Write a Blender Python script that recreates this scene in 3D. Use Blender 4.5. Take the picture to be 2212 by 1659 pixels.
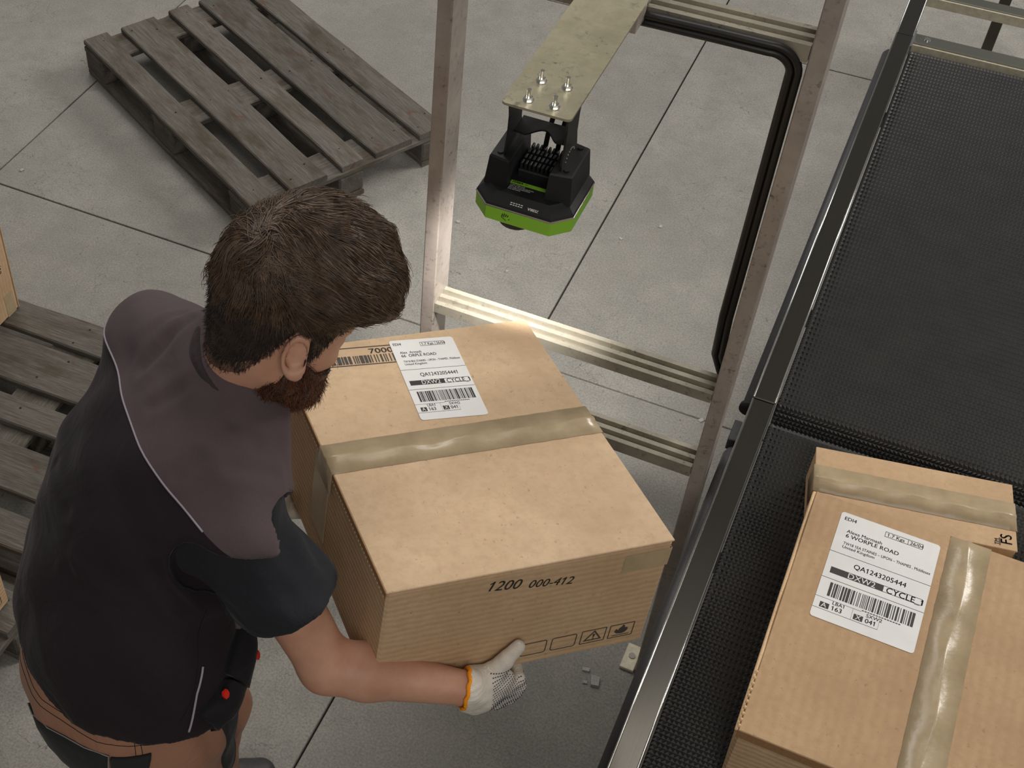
import bpy, bmesh, math, random
import numpy as np
from mathutils import Vector, Matrix
from mathutils.bvhtree import BVHTree

for o in list(bpy.data.objects): bpy.data.objects.remove(o, do_unlink=True)
scene = bpy.context.scene
COL = scene.collection
rnd = random.Random(7)
rng = np.random.default_rng(11)

# ------------------------------------------------------------------ camera
cam_d = bpy.data.cameras.new('camera')
cam = bpy.data.objects.new('camera', cam_d); COL.objects.link(cam)
cam_d.sensor_fit = 'HORIZONTAL'; cam_d.sensor_width = 36.0
cam_d.lens = 2930.0 * 36.0 / 2212.0
cam_d.shift_x = (1106.0 - 750.0) / 2212.0
cam_d.clip_start = 0.05; cam_d.clip_end = 100
cam.location = (0, 0, 2.94)
cam.rotation_euler = (math.radians(90 - 46.3367), 0, math.radians(26.2738))
scene.camera = cam

# ------------------------------------------------------------------ world, lights, exposure
world = bpy.data.worlds.new('hall_air'); scene.world = world; world.use_nodes = True
bg = world.node_tree.nodes['Background']
bg.inputs[0].default_value = (1.0, 0.97, 0.93, 1); bg.inputs[1].default_value = 0.30

def area_light(name, loc, target, size, power, color, sy=None):
    l = bpy.data.lights.new(name, 'AREA'); l.energy = power; l.color = color
    l.size = size
    if sy: l.shape = 'RECTANGLE'; l.size_y = sy
    o = bpy.data.objects.new(name, l); COL.objects.link(o)
    o.location = loc
    o.rotation_euler = (Vector(target) - Vector(loc)).to_track_quat('-Z', 'Y').to_euler()
    return o
area_light('hall_lamp_back', (3.6, 7.6, 4.8), (-1.2, 2.6, 0.3), 2.2, 640, (1.0, 0.965, 0.915))
area_light('top_fill', (-0.6, 3.4, 6.2), (-0.6, 2.6, 0.0), 2.6, 140, (1.0, 0.965, 0.915), 2.6)  # soft overhead fill, added to light the top faces
area_light('left_fill', (-4.2, 5.4, 5.0), (-2.8, 3.2, 0.0), 2.2, 195, (1.0, 0.965, 0.915))  # added fill that brightens the floor and pallet at the left
area_light('front_fill', (1.6, -2.2, 4.6), (-0.4, 1.4, 0.9), 2.4, 150, (1.0, 0.955, 0.90))  # unseen fill behind the camera, added to lift the near faces

scene.view_settings.view_transform = 'Standard'
scene.view_settings.look = 'None'
scene.view_settings.gamma = 1.0
scene.view_settings.use_curve_mapping = False
scene.view_settings.exposure = -0.9

# ------------------------------------------------------------------ helpers: objects
def V(*a): return np.array(a, float)
def nrm(v): v = np.asarray(v, float); return v / np.linalg.norm(v)

def mesh(name, verts, faces, smooth=False):
    me = bpy.data.meshes.new(name)
    me.from_pydata([tuple(map(float, v)) for v in verts], [], [tuple(map(int, f)) for f in faces])
    if smooth: me.polygons.foreach_set('use_smooth', [True] * len(me.polygons))
    me.update(); return me
def mesh_np(name, verts, quads, smooth=True):
    """fast mesh from numpy arrays, faces all of one size"""
    me = bpy.data.meshes.new(name); k = quads.shape[1]
    me.vertices.add(len(verts)); me.vertices.foreach_set('co', np.ascontiguousarray(verts, np.float32).ravel())
    me.loops.add(len(quads) * k); me.loops.foreach_set('vertex_index', np.ascontiguousarray(quads, np.int32).ravel())
    me.polygons.add(len(quads)); me.polygons.foreach_set('loop_start', np.arange(0, len(quads) * k, k, dtype=np.int32))
    me.polygons.foreach_set('loop_total', np.full(len(quads), k, np.int32))
    me.polygons.foreach_set('use_smooth', np.full(len(quads), smooth))
    me.update(calc_edges=True); me.validate(); return me
def obj(name, me, mat=None, parent=None, loc=None, rot=None, kind=None):
    o = bpy.data.objects.new(name, me); COL.objects.link(o)
    if mat is not None and me is not None and not me.materials: me.materials.append(mat)
    if parent is not None: o.parent = parent
    if loc is not None: o.location = loc
    if rot is not None: o.rotation_euler = rot
    if kind: o['kind'] = kind
    return o
def tag(o, label, cat, group=None):
    o['label'] = label; o['category'] = cat
    if group: o['group'] = group
    return o
def thing(name, label, cat, loc=(0, 0, 0), rot=None, group=None):
    o = bpy.data.objects.new(name, None); COL.objects.link(o); o.empty_display_size = 0.05
    o.location = loc
    if rot is not None: o.rotation_euler = rot
    return tag(o, label, cat, group)
class MB:
    """collects simple shapes into one vertex / face list"""
    def __init__(s, off=(0, 0, 0)): s.v = []; s.f = []; s.off = np.array(off, float)
    def add(s, v, f):
        n = len(s.v); s.v += [tuple(np.asarray(p, float) - s.off) for p in v]; s.f += [tuple(i + n for i in q) for q in f]; return s
    def box(s, c, size, bev=0.0, axes=None):
        c = np.asarray(c, float); h = np.asarray(size, float) / 2
        if bev <= 0:
            v = [(x, y, z) for x in (-1, 1) for y in (-1, 1) for z in (-1, 1)]; v = np.array(v) * h
            f = [(0, 1, 3, 2), (4, 6, 7, 5), (0, 4, 5, 1), (2, 3, 7, 6), (0, 2, 6, 4), (1, 5, 7, 3)]
        else:
            b = min(bev, h.min() * .95); v = []; f = []
            idx = {}
            for x in (-1, 1):
                for y in (-1, 1):
                    for z in (-1, 1):
                        for a in range(3):
                            p = np.array([x, y, z]) * (h - b); p[a] += b * (x, y, z)[a]
                            idx[(x, y, z, a)] = len(v); v.append(p)
            def q(*k): f.append(tuple(idx[i] for i in k))
            for sgn in (-1, 1):
                q((sgn, -1, -1, 0), (sgn, 1, -1, 0), (sgn, 1, 1, 0), (sgn, -1, 1, 0))
                q((-1, sgn, -1, 1), (1, sgn, -1, 1), (1, sgn, 1, 1), (-1, sgn, 1, 1))
                q((-1, -1, sgn, 2), (1, -1, sgn, 2), (1, 1, sgn, 2), (-1, 1, sgn, 2))
            for a in (-1, 1):
                for b2 in (-1, 1):
                    q((a, b2, -1, 0), (a, b2, 1, 0), (a, b2, 1, 1), (a, b2, -1, 1))
                    q((a, -1, b2, 0), (a, 1, b2, 0), (a, 1, b2, 2), (a, -1, b2, 2))
                    q((-1, a, b2, 1), (1, a, b2, 1), (1, a, b2, 2), (-1, a, b2, 2))
            for x in (-1, 1):
                for y in (-1, 1):
                    for z in (-1, 1): f.append((idx[(x, y, z, 0)], idx[(x, y, z, 1)], idx[(x, y, z, 2)]))
            v = np.array(v)
        if axes is not None: v = v @ np.array(axes, float)
        return s.add(v + c, f)
    def tube(s, path, r, n=8, cap=True):
        path = [np.asarray(p, float) for p in path]; m = len(path)
        rs = r if hasattr(r, '__len__') else [r] * m
        v = []; prev = None
        for i, p in enumerate(path):
            t = nrm(path[min(i + 1, m - 1)] - path[max(i - 1, 0)])
            if prev is None:
                a = np.cross(t, (0, 0, 1)); a = a if np.linalg.norm(a) > 1e-3 else np.cross(t, (1, 0, 0))
            else: a = prev - t * (prev @ t)
            a = nrm(a); prev = a; b = np.cross(t, a)
            for k in range(n):
                an = 2 * math.pi * k / n; v.append(p + (a * math.cos(an) + b * math.sin(an)) * rs[i])
        f = [(i * n + k, i * n + (k + 1) % n, (i + 1) * n + (k + 1) % n, (i + 1) * n + k) for i in range(m - 1) for k in range(n)]
        if cap: f += [tuple(range(n))[::-1], tuple(range((m - 1) * n, m * n))]
        return s.add(v, f)
    def prism(s, poly, o, u, v, w, d):
        """polygon (2D) in plane o+u*x+v*y extruded by d along w"""
        o, u, v, w = [np.asarray(a, float) for a in (o, u, v, w)]; n = len(poly)
        vs = [o + u * x + v * y for x, y in poly] + [o + u * x + v * y + w * d for x, y in poly]
        f = [tuple(range(n))[::-1], tuple(range(n, 2 * n))] + [(i, (i + 1) % n, n + (i + 1) % n, n + i) for i in range(n)]
        return s.add(vs, f)
    def loft(s, rings, cap=True):
        n = len(rings[0]); v = [p for r in rings for p in r]; m = len(rings)
        f = [(i * n + k, i * n + (k + 1) % n, (i + 1) * n + (k + 1) % n, (i + 1) * n + k) for i in range(m - 1) for k in range(n)]
        if cap: f += [tuple(range(n))[::-1], tuple(range((m - 1) * n, m * n))]
        return s.add(v, f)
    def cyl(s, a, b, r, n=12): return s.tube([a, b], r, n)
    def build(s, name, mat, parent=None, smooth=False, fix=True, kind=None, **kw):
        me = mesh(name, s.v, s.f, smooth)
        if fix:
            bm = bmesh.new(); bm.from_mesh(me); bmesh.ops.recalc_face_normals(bm, faces=bm.faces); bm.to_mesh(me); bm.free()
        return obj(name, me, mat, parent, kind=kind, **kw)

# ------------------------------------------------------------------ helpers: print (text, bars, icons) as flat geometry
_fc = {}
def _raw(txt, shear):
    key = (txt, shear)
    if key not in _fc:
        c = bpy.data.curves.new('t', 'FONT'); c.body = txt; c.size = 1.0; c.shear = shear; c.resolution_u = 3
        o = bpy.data.objects.new('t', c); COL.objects.link(o)
        dg = bpy.context.evaluated_depsgraph_get(); ev = o.evaluated_get(dg)
        me = bpy.data.meshes.new_from_object(ev)
        v = np.array([tuple(x.co)[:2] for x in me.vertices]) if len(me.vertices) else np.zeros((0, 2))
        f = [tuple(p.vertices) for p in me.polygons]
        bpy.data.objects.remove(o); bpy.data.curves.remove(c); bpy.data.meshes.remove(me)
        _fc[key] = (v, f)
    return _fc[key]
def text_mesh(txt, size=1.0, bold=0.0, shear=0.0, align='LEFT', sx=1.0):
    """text as flat faces; bold by doubling the strokes, and the figure 1 gets its flag"""
    v, f = _raw(txt, shear); v = [tuple(q) for q in v]; f = list(f)
    one = _raw('1', 0.0)[0]; w1 = one[:, 0].max() - one[:, 0].min(); h1 = one[:, 1].max()
    for i, ch in enumerate(txt):
        if ch != '1': continue
        xr = _raw(txt[:i + 1], 0.0)[0][:, 0].max(); n = len(v)
        v += [(x + shear * y, y) for x, y in ((xr - w1 * .6, h1), (xr - w1 - .13, h1 * .80), (xr - w1 - .13, h1 * .67), (xr - w1 * .6, h1 * .84))]; f.append((n, n + 1, n + 2, n + 3))
    if bold > 0:
        n = len(v); v += [(x + .012 + bold * 1.6, y) for x, y in v]; f += [tuple(k + n for k in q) for q in f]
    return np.array(v).reshape(-1, 2) * [size * sx, size], f
class Print:
    """2D artwork on a plane"""
    def __init__(s): s.v = []; s.f = []
    def add(s, v, f, x=0, y=0, ang=0.0):
        n = len(s.v); c, si = math.cos(ang), math.sin(ang)
        s.v += [(x + a * c - b * si, y + a * si + b * c) for a, b in v]; s.f += [tuple(i + n for i in q) for q in f]; return s
    def text(s, t, x, y, size, bold=0.0, shear=0.0, align='LEFT', ang=0.0, sx=1.0):
        v, f = text_mesh(t, size, bold, shear, align, sx); return s.add(v, f, x, y, ang)
    def rect(s, x0, y0, x1, y1): return s.add([(x0, y0), (x1, y0), (x1, y1), (x0, y1)], [(0, 1, 2, 3)])
    def ring(s, pts, pts2):
        n = len(pts); return s.add(list(pts) + list(pts2), [(i, (i + 1) % n, n + (i + 1) % n, n + i) for i in range(n)])
    def frame(s, x0, y0, x1, y1, t, r=0.0):
        return s.ring(rrect(x0, y0, x1, y1, r), rrect(x0 + t, y0 + t, x1 - t, y1 - t, max(r - t, r * .3)))
    def bars(s, x0, y0, x1, y1, seed, n=46):
        r = random.Random(seed); w = (x1 - x0) / n; x = x0
        while x < x1 - w:
            a = w * r.choice([.5, .5, .9, 1.4, 1.9]); s.rect(x, y0, min(x + a, x1), y1); x += a + w * r.choice([.45, .6, .9, 1.2])
        return s
    def build(s, name, mat, parent, o, u, v, w, eps, ang=0.0):
        o, u, v, w = [np.asarray(a, float) for a in (o, u, v, w)]
        c, si = math.cos(ang), math.sin(ang); u2 = u * c + v * si; v2 = v * c - u * si
        return obj(name, mesh(name, [o + u2 * a + v2 * b + w * eps for a, b in s.v], s.f), mat, parent)
def rrect(x0, y0, x1, y1, r, n=4):
    if r <= 0: return [(x0, y0), (x1, y0), (x1, y1), (x0, y1)]
    out = []
    for cx, cy, a0 in ((x1 - r, y0 + r, -90), (x1 - r, y1 - r, 0), (x0 + r, y1 - r, 90), (x0 + r, y0 + r, 180)):
        for i in range(n + 1):
            a = math.radians(a0 + 90 * i / n); out.append((cx + r * math.cos(a), cy + r * math.sin(a)))
    return out
FLAME = [(.50, .10), (.30, .16), (.18, .32), (.20, .48), (.28, .60), (.30, .50), (.36, .46), (.40, .62), (.50, .74), (.56, .92), (.66, .78), (.66, .66), (.74, .58), (.76, .66), (.82, .54), (.84, .38), (.76, .22), (.64, .12)]

# ------------------------------------------------------------------ helpers: materials
class G:
    def __init__(s, name):
        s.m = bpy.data.materials.new(name); s.m.use_nodes = True; s.t = s.m.node_tree
        s.b = s.t.nodes['Principled BSDF']; s.tc = None
    def n(s, typ, props=None, **inp):
        nd = s.t.nodes.new('ShaderNode' + typ)
        for k, v in (props or {}).items(): setattr(nd, k, v)
        for k, v in inp.items():
            key = k.replace('_', ' ')
            sock = nd.inputs[int(k[1:])] if k[0] == 'i' and k[1:].isdigit() else nd.inputs[key]
            s.set(sock, v)
        return nd
    def set(s, sock, v):
        if isinstance(v, bpy.types.NodeSocket): s.t.links.new(v, sock)
        elif isinstance(v, bpy.types.Node): s.t.links.new(v.outputs[0], sock)
        else:
            if hasattr(v, '__len__') and len(v) == 3 and sock.type == 'RGBA': v = tuple(v) + (1,)
            sock.default_value = v
    def coords(s, scale=(1, 1, 1), rot=(0, 0, 0), what='Object', rand=False):
        tc = s.n('TexCoord'); out = tc.outputs[what]
        if rand:
            oi = s.n('ObjectInfo'); mul = s.n('VectorMath', {'operation': 'MULTIPLY_ADD'}, i0=s.comb(oi.outputs['Random']), i1=(37, 53, 71), i2=out); out = mul.outputs[0]
        return s.n('Mapping', Vector=out, Scale=scale, Rotation=rot).outputs[0]
    def comb(s, x): return s.n('CombineXYZ', X=x, Y=x, Z=x).outputs[0]
    def noise(s, vec, scale=5, detail=4, rough=.6, dist=0.0): return s.n('TexNoise', Vector=vec, Scale=scale, Detail=detail, Roughness=rough, Distortion=dist).outputs['Fac']
    def ramp(s, fac, stops, interp='LINEAR'):
        nd = s.n('ValToRGB', Fac=fac); cr = nd.color_ramp; cr.interpolation = interp
        while len(cr.elements) < len(stops): cr.elements.new(.5)
        for e, (p, c) in zip(cr.elements, stops):
            e.position = p; e.color = (c, c, c, 1) if not hasattr(c, '__len__') else tuple(c) + (1,)
        return nd.outputs[0]
    def mix(s, fac, a, b, mode='MIX'):
        nd = s.n('Mix', {'data_type': 'RGBA', 'blend_type': mode}); s.set(nd.inputs[0], fac); s.set(nd.inputs[6], a); s.set(nd.inputs[7], b); return nd.outputs[2]
    def math(s, op, a, b=0.0, clamp=False):
        nd = s.n('Math', {'operation': op, 'use_clamp': clamp}); s.set(nd.inputs[0], a); s.set(nd.inputs[1], b); return nd.outputs[0]
    def bump(s, h, strength=.3, dist=.01, normal=None):
        nd = s.n('Bump', Height=h, Strength=strength, Distance=dist)
        if normal is not None: s.set(nd.inputs['Normal'], normal)
        return nd.outputs[0]
    def out(s, color=None, rough=None, metal=None, normal=None, spec=None, **kw):
        for k, v in (('Base Color', color), ('Roughness', rough), ('Metallic', metal), ('Normal', normal), ('Specular IOR Level', spec)):
            if v is not None: s.set(s.b.inputs[k], v)
        for k, v in kw.items(): s.set(s.b.inputs[k.replace('_', ' ')], v)
        return s.m
def lin(r, g, b): return tuple(((c / 255) / 12.92 if c / 255 <= .04045 else ((c / 255 + .055) / 1.055) ** 2.4) for c in (r, g, b))
def plain(name, c, rough=.5, metal=0.0, spec=.5, nscale=0, nstr=.1):
    g = G(name); nr = None; col = c
    if nscale:
        x = g.noise(g.coords(), nscale, 3); nr = g.bump(x, nstr, .002); col = g.mix(g.ramp(x, [(.3, 0.), (.7, 1.)]), tuple(a * .85 for a in c), tuple(min(1, a * 1.15) for a in c))
    return g.out(col, rough, metal, nr, spec)

def m_concrete():
    g = G('concrete'); c = g.coords(what='Object')
    big = g.noise(c, .9, 5, .6); mid = g.noise(c, 9, 6, .7); fine = g.noise(c, 170, 3, .7); sp = g.noise(c, 60, 4, .75)
    col = g.mix(g.ramp(big, [(.3, 0.), (.72, 1.)]), lin(134, 131, 124), lin(160, 157, 150))
    col = g.mix(g.ramp(mid, [(.35, .55), (.6, 0.)]), col, lin(124, 123, 117))
    col = g.mix(g.ramp(fine, [(.36, .5), (.58, 0.)]), col, lin(98, 96, 90))
    col = g.mix(g.ramp(fine, [(.6, 0.), (.78, .3)]), col, lin(176, 173, 164))
    col = g.mix(g.ramp(sp, [(.62, 0.), (.74, .55)]), col, lin(92, 94, 92))
    wob = g.n('VectorMath', {'operation': 'ADD'}, i0=c, i1=g.n('TexNoise', Vector=c, Scale=3.5, Detail=5).outputs['Color']).outputs[0]
    vo = g.n('TexVoronoi', {'feature': 'DISTANCE_TO_EDGE'}, Vector=wob, Scale=5.5).outputs['Distance']
    crack = g.math('MULTIPLY', g.ramp(vo, [(.0, 1.), (.007, 0.)]), g.ramp(g.noise(c, 3.3, 2), [(.42, 0.), (.6, .8)]))
    col = g.mix(crack, col, lin(78, 76, 70))
    h = g.math('ADD', g.math('MULTIPLY', mid, .6), g.math('MULTIPLY', sp, .5)); h = g.math('SUBTRACT', h, g.math('MULTIPLY', crack, .4))
    return g.out(col, g.ramp(mid, [(.3, .75), (.7, .9)]), 0, g.bump(h, .28, .005), .35)
def m_wood(name, tint=1.0):
    g = G(name); base = g.coords(rand=True)
    def st(sx, sy, sz): return g.n('Mapping', Vector=base, Scale=(sx, sy, sz)).outputs[0]
    grain = g.noise(st(2.2, 34, 34), 3.0, 7, .65, 1.2); fineg = g.noise(st(5, 150, 150), 3, 4, .7); blot = g.noise(st(3, 8, 8), 1.6, 4, .6); stain = g.noise(st(5, 9, 9), 2.2, 3, .5, .8)
    k = tint
    col = g.mix(g.ramp(grain, [(.28, 0.), (.72, 1.)]), tuple(x * k for x in lin(104, 98, 90)), tuple(x * k for x in lin(144, 139, 131)))
    col = g.mix(g.ramp(fineg, [(.38, .6), (.6, 0.)]), col, tuple(x * k for x in lin(80, 73, 64)))
    col = g.mix(g.ramp(blot, [(.50, 0.), (.68, .75)]), col, tuple(x * k for x in lin(84, 74, 60)))
    col = g.mix(g.ramp(stain, [(.64, 0.), (.74, .6)]), col, tuple(x * k for x in lin(112, 72, 44)))
    oi = g.n('ObjectInfo'); hsv = g.n('HueSaturation', Color=col, Value=g.math('ADD', g.math('MULTIPLY', oi.outputs['Random'], .26), .86))
    h = g.math('ADD', grain, g.math('MULTIPLY', fineg, .5))
    return g.out(hsv.outputs[0], .8, 0, g.bump(h, .5, .004), .25)
def m_card(name, a, b, wave_axis=0, wave_scale=0.0, wave_str=.3):
    g = G(name); c = g.coords()
    big = g.noise(c, 7, 5, .6); mid = g.noise(c, 64, 4, .65); fib = g.noise(g.n('Mapping', Vector=c, Scale=(1, .35, 1)).outputs[0], 210, 3, .7)
    col = g.mix(g.ramp(big, [(.3, 0.), (.7, 1.)]), a, b)
    col = g.mix(g.ramp(mid, [(.42, 0.), (.7, .5)]), col, tuple(x * .88 for x in a))
    sp = g.noise(c, 95, 3, .65); col = g.mix(g.ramp(sp, [(.66, 0.), (.72, .5)]), col, tuple(x * .5 for x in a))
    col = g.mix(g.ramp(fib, [(.66, 0.), (.74, .55)]), col, tuple(x * .42 for x in a))
    h = g.math('MULTIPLY', mid, .3)
    if wave_scale:
        w = g.n('TexWave', {'wave_type': 'BANDS', 'bands_direction': 'XYZ'[wave_axis]}, Vector=c, Scale=wave_scale, Distortion=2.2, Detail=3, Detail_Scale=1.2).outputs['Fac']
        h = g.math('ADD', h, w); col = g.mix(g.math('MULTIPLY', w, .35), col, tuple(x * .78 for x in b))
    return g.out(col, .72, 0, g.bump(h, wave_str if wave_scale else .12, .0015), .3)
def m_galv(name, dark, light, spots, metal=.55, rough=.42):
    g = G(name); c = g.coords()
    a = g.noise(c, 9, 5, .65); b = g.noise(c, 75, 6, .75); sc = g.noise(g.n('Mapping', Vector=c, Scale=(1, 1, .06)).outputs[0], 140, 3, .6)
    col = g.mix(g.ramp(a, [(.3, 0.), (.7, 1.)]), dark, light)
    msk = g.math('MULTIPLY', g.ramp(b, [(.54, 0.), (.64, 1.)]), g.ramp(g.noise(c, 14, 3), [(.42, 0.), (.62, 1.)]))
    col = g.mix(g.math('MULTIPLY', msk, .75), col, spots)
    rg = g.math('ADD', rough, g.math('MULTIPLY', g.math('SUBTRACT', b, .5), .3))
    return g.out(col, rg, metal, g.bump(g.math('ADD', b, g.math('MULTIPLY', sc, .4)), .12, .002), .5)
def m_fabric(name, c1, c2, rough=.85, weave=900, fold=14, fstr=.35, sheen=.06):
    g = G(name); c = g.coords(); a = g.noise(c, 5, 4, .55); w = g.noise(c, weave, 2, .5); f = g.noise(g.n('Mapping', Vector=c, Scale=(1, .5, 1.2)).outputs[0], fold, 3, .5, 1.0)
    col = g.mix(a, c1, c2); col = g.mix(g.ramp(w, [(.35, .3), (.65, 0.)]), col, tuple(x * .6 for x in c1))
    n1 = g.bump(f, fstr, .012); n2 = g.bump(w, .15, .001, n1)
    return g.out(col, rough, 0, n2, .25, Sheen_Weight=sheen, Sheen_Roughness=.5)
def m_skin():
    g = G('skin'); c = g.coords(); a = g.noise(c, 14, 4, .6); p = g.noise(c, 420, 2, .6); fr = g.noise(c, 130, 3, .7)
    col = g.mix(g.ramp(a, [(.3, 0.), (.7, 1.)]), lin(178, 128, 104), lin(198, 152, 127))
    col = g.mix(g.ramp(fr, [(.60, 0.), (.78, .18)]), col, lin(160, 102, 80))
    return g.out(col, .5, 0, g.bump(p, .12, .001), .4, Subsurface_Weight=.15, Subsurface_Radius=(.012, .005, .003), Subsurface_Scale=.5)
def m_hair(name, c1, c2, c3):
    g = G(name); c = g.coords(); a = g.noise(c, 60, 3, .6); b = g.noise(c, 9, 2, .5)
    col = g.mix(g.ramp(a, [(.3, 0.), (.7, 1.)]), c1, c2); col = g.mix(g.ramp(b, [(.45, 0.), (.7, .7)]), col, c3)
    return g.out(col, .42, 0, None, .45)
def m_tape():
    g = G('packing_tape'); c = g.coords(); a = g.noise(c, 24, 5, .6); sp = g.noise(c, 160, 3, .7)
    col = g.mix(g.ramp(a, [(.3, 0.), (.7, 1.)]), lin(162, 143, 112), lin(180, 161, 130))
    col = g.mix(g.ramp(sp, [(.70, 0.), (.76, .6)]), col, lin(196, 176, 140))
    return g.out(col, .27, 0, g.bump(a, .25, .004), .5)
def m_paper():
    g = G('label_paper'); c = g.coords(); a = g.noise(c, 18, 5, .55, .6)
    return g.out(g.mix(a, lin(216, 215, 212), lin(234, 233, 231)), .5, 0, g.bump(a, .25, .004), .4)
def m_steel(name, col, rough=.3, axis=1, metal=.9):
    g = G(name); sc = [160, 160, 160]; sc[axis] = 2; c = g.coords(scale=tuple(sc)); a = g.noise(c, 1.5, 3, .6); big = g.noise(g.coords(), 2, 2)
    return g.out(g.mix(a, tuple(x * .85 for x in col), tuple(min(1, x * 1.1) for x in col)), g.math('ADD', rough - .05, g.math('MULTIPLY', big, .12)), metal, g.bump(a, .015, .001))
def m_rubber():
    g = G('belt_rubber'); c = g.coords(); a = g.noise(c, 12, 4); b = g.noise(c, 300, 3, .7)
    return g.out(g.mix(g.ramp(a, [(.3, 0.), (.7, 1.)]), lin(30, 28, 27), lin(42, 40, 38)), g.math('ADD', .36, g.math('MULTIPLY', b, .25)), 0, g.bump(b, .2, .001), .5)
def m_knit():
    g = G('glove_knit'); c = g.coords(rot=(0, 0, math.radians(-43))); w = g.n('TexWave', {'wave_type': 'BANDS', 'bands_direction': 'Z'}, Vector=c, Scale=260, Distortion=2.5, Detail=2).outputs['Fac']
    a = g.noise(g.coords(), 120, 3, .7)
    return g.out(g.mix(g.math('MULTIPLY', w, a), lin(206, 196, 182), lin(238, 232, 222)), .9, 0, g.bump(g.math('ADD', w, a), .5, .0008), .2, Sheen_Weight=.1)

CONC = m_concrete(); JOINT = plain('joint_fill', lin(40, 38, 34), .95)
WOOD = m_wood('pallet_wood', .67); WOOD_END = m_wood('pallet_block_wood', .57)
CARD = m_card('cardboard_smooth', lin(190, 161, 128), lin(210, 182, 149))
CARD_F = m_card('cardboard_fluted', lin(184, 152, 117), lin(203, 172, 136), 2, 26, .35)
CARD_W = m_card('cardboard_worn', lin(172, 139, 104), lin(190, 158, 122), 0, 17, .3)
CARD_EDGE = plain('cardboard_edge', lin(214, 182, 142), .8, nscale=300)
CARD_IN = plain('cardboard_edge_dark', lin(150, 112, 74), .85, nscale=200)  # darker brown card for the carton rims
TAPE = m_tape(); PAPER = m_paper(); INK = plain('print_ink', lin(44, 38, 38), .6); INK_B = plain('stamp_ink', lin(66, 62, 58), .7); WHITE_P = plain('white_print', lin(228, 226, 222), .5)
GALV = m_galv('galvanised_brown', lin(146, 136, 128), lin(176, 166, 157), lin(62, 55, 52), .3, .42)
GALV_L = m_galv('galvanised_beam', lin(142, 136, 122), lin(172, 166, 150), lin(66, 64, 60), .5, .38)
GALV_P = m_galv('galvanised_plate', lin(156, 149, 124), lin(188, 181, 154), lin(76, 73, 62), .45, .34)
STEEL = m_steel('brushed_steel', lin(90, 87, 81), .2); STEEL_X = m_steel('brushed_steel_cross', lin(140, 140, 130), .3, 0)
CHROME = plain('bolt_chrome', lin(225, 225, 222), .16, 1.0); BLACK_M = plain('black_powder_metal', lin(30, 30, 30), .42, .2, .5, 700, .1)
BLACK_P = plain('black_plastic', lin(26, 26, 27), .5, 0, .4, 900, .12); GREEN = plain('green_plastic', lin(132, 190, 52), .38, 0, .5); RIM = plain('silver_rim', lin(200, 190, 180), .25, .9)
CABLE = plain('black_cable', lin(24, 22, 20), .45); COVER = plain('dark_cover', lin(66, 66, 68), .5, .1, .5, 160, .1); RUBBER = m_rubber(); BLACK = plain('matt_black', lin(14, 14, 14), .7)
CREAM = plain('cream_metal', lin(202, 194, 172), .4, .2, .5, 60, .05)
SKIN = m_skin(); HAIR = m_hair('brown_hair', lin(52, 39, 30), lin(108, 86, 67), lin(78, 60, 45)); HAIRCAP = m_hair('dark_hair_base', lin(36, 27, 22), lin(52, 40, 32), lin(42, 32, 26)); BEARD = m_hair('auburn_beard', lin(58, 32, 20), lin(110, 64, 38), lin(78, 44, 28))
VEST = m_fabric('vest_dark_cloth', lin(28, 20, 24), lin(36, 27, 32), fold=11, fstr=.6); YOKE = m_fabric('vest_yoke_cloth', lin(80, 67, 70), lin(92, 78, 81), fold=9, fstr=.5); TEE = m_fabric('tee_black_cotton', lin(28, 29, 33), lin(40, 42, 48), fold=22, fstr=.5)
PANTS = m_fabric('trouser_canvas', lin(146, 104, 82), lin(164, 122, 98), fold=20); PATCH = m_fabric('trouser_patch', lin(34, 35, 34), lin(44, 45, 44)); PIPE = plain('grey_piping', lin(150, 142, 152), .6); THREAD = plain('grey_thread', lin(140, 136, 136), .8)
KNIT = m_knit(); ORANGE = plain('orange_cuff', lin(242, 150, 20), .8, 0, .3, 500, .4); NAVY = plain('navy_dots', lin(48, 52, 72), .6); RED = plain('red_button', lin(215, 40, 20), .45); SHOE = plain('shoe_leather', lin(52, 50, 50), .55, 0, .5, 120, .2); SOLE = plain('shoe_sole', lin(30, 30, 30), .8)
STUBBLE = plain('shaved_hair', lin(112, 82, 68), .7, 0, .3, 900, .3)
STONE = plain('concrete_chip', lin(164, 162, 156), .9, 0, .3, 150, .4)

BLACK_C = m_fabric('black_pocket_cloth', lin(18, 16, 19), lin(26, 23, 27)); BEARDCAP = m_hair('dark_beard_base', lin(38, 22, 16), lin(58, 34, 24), lin(46, 27, 19))

COLLAR = m_fabric('vest_collar_cloth', lin(54, 45, 47), lin(63, 53, 55))

# ================================================================== the setting: concrete floor of large slabs
floor = obj('floor', mesh('floor', [(-10.82, -5.12, -.02), (7.22, -5.12, -.02), (7.22, 14.8, -.02), (-10.82, 14.8, -.02), (-10.82, -5.12, -.06), (7.22, -5.12, -.06), (7.22, 14.8, -.06), (-10.82, 14.8, -.06)],
            [(0, 1, 2, 3), (7, 6, 5, 4), (0, 4, 5, 1), (1, 5, 6, 2), (2, 6, 7, 3), (3, 7, 4, 0)]), JOINT, kind='structure')
xs = [-.8015 + 2.003 * k for k in range(-5, 5)]; ys = [2.8465 + 1.99 * k for k in range(-4, 7)]
for i in range(len(xs) - 1):
    for j in range(len(ys) - 1):
        w, l = xs[i + 1] - xs[i] - .006, ys[j + 1] - ys[j] - .006
        MB().box((0, 0, -.01), (w, l, .02), .0015).build('slab', CONC, floor, loc=((xs[i] + xs[i + 1]) / 2, (ys[j] + ys[j + 1]) / 2, 0))

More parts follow.
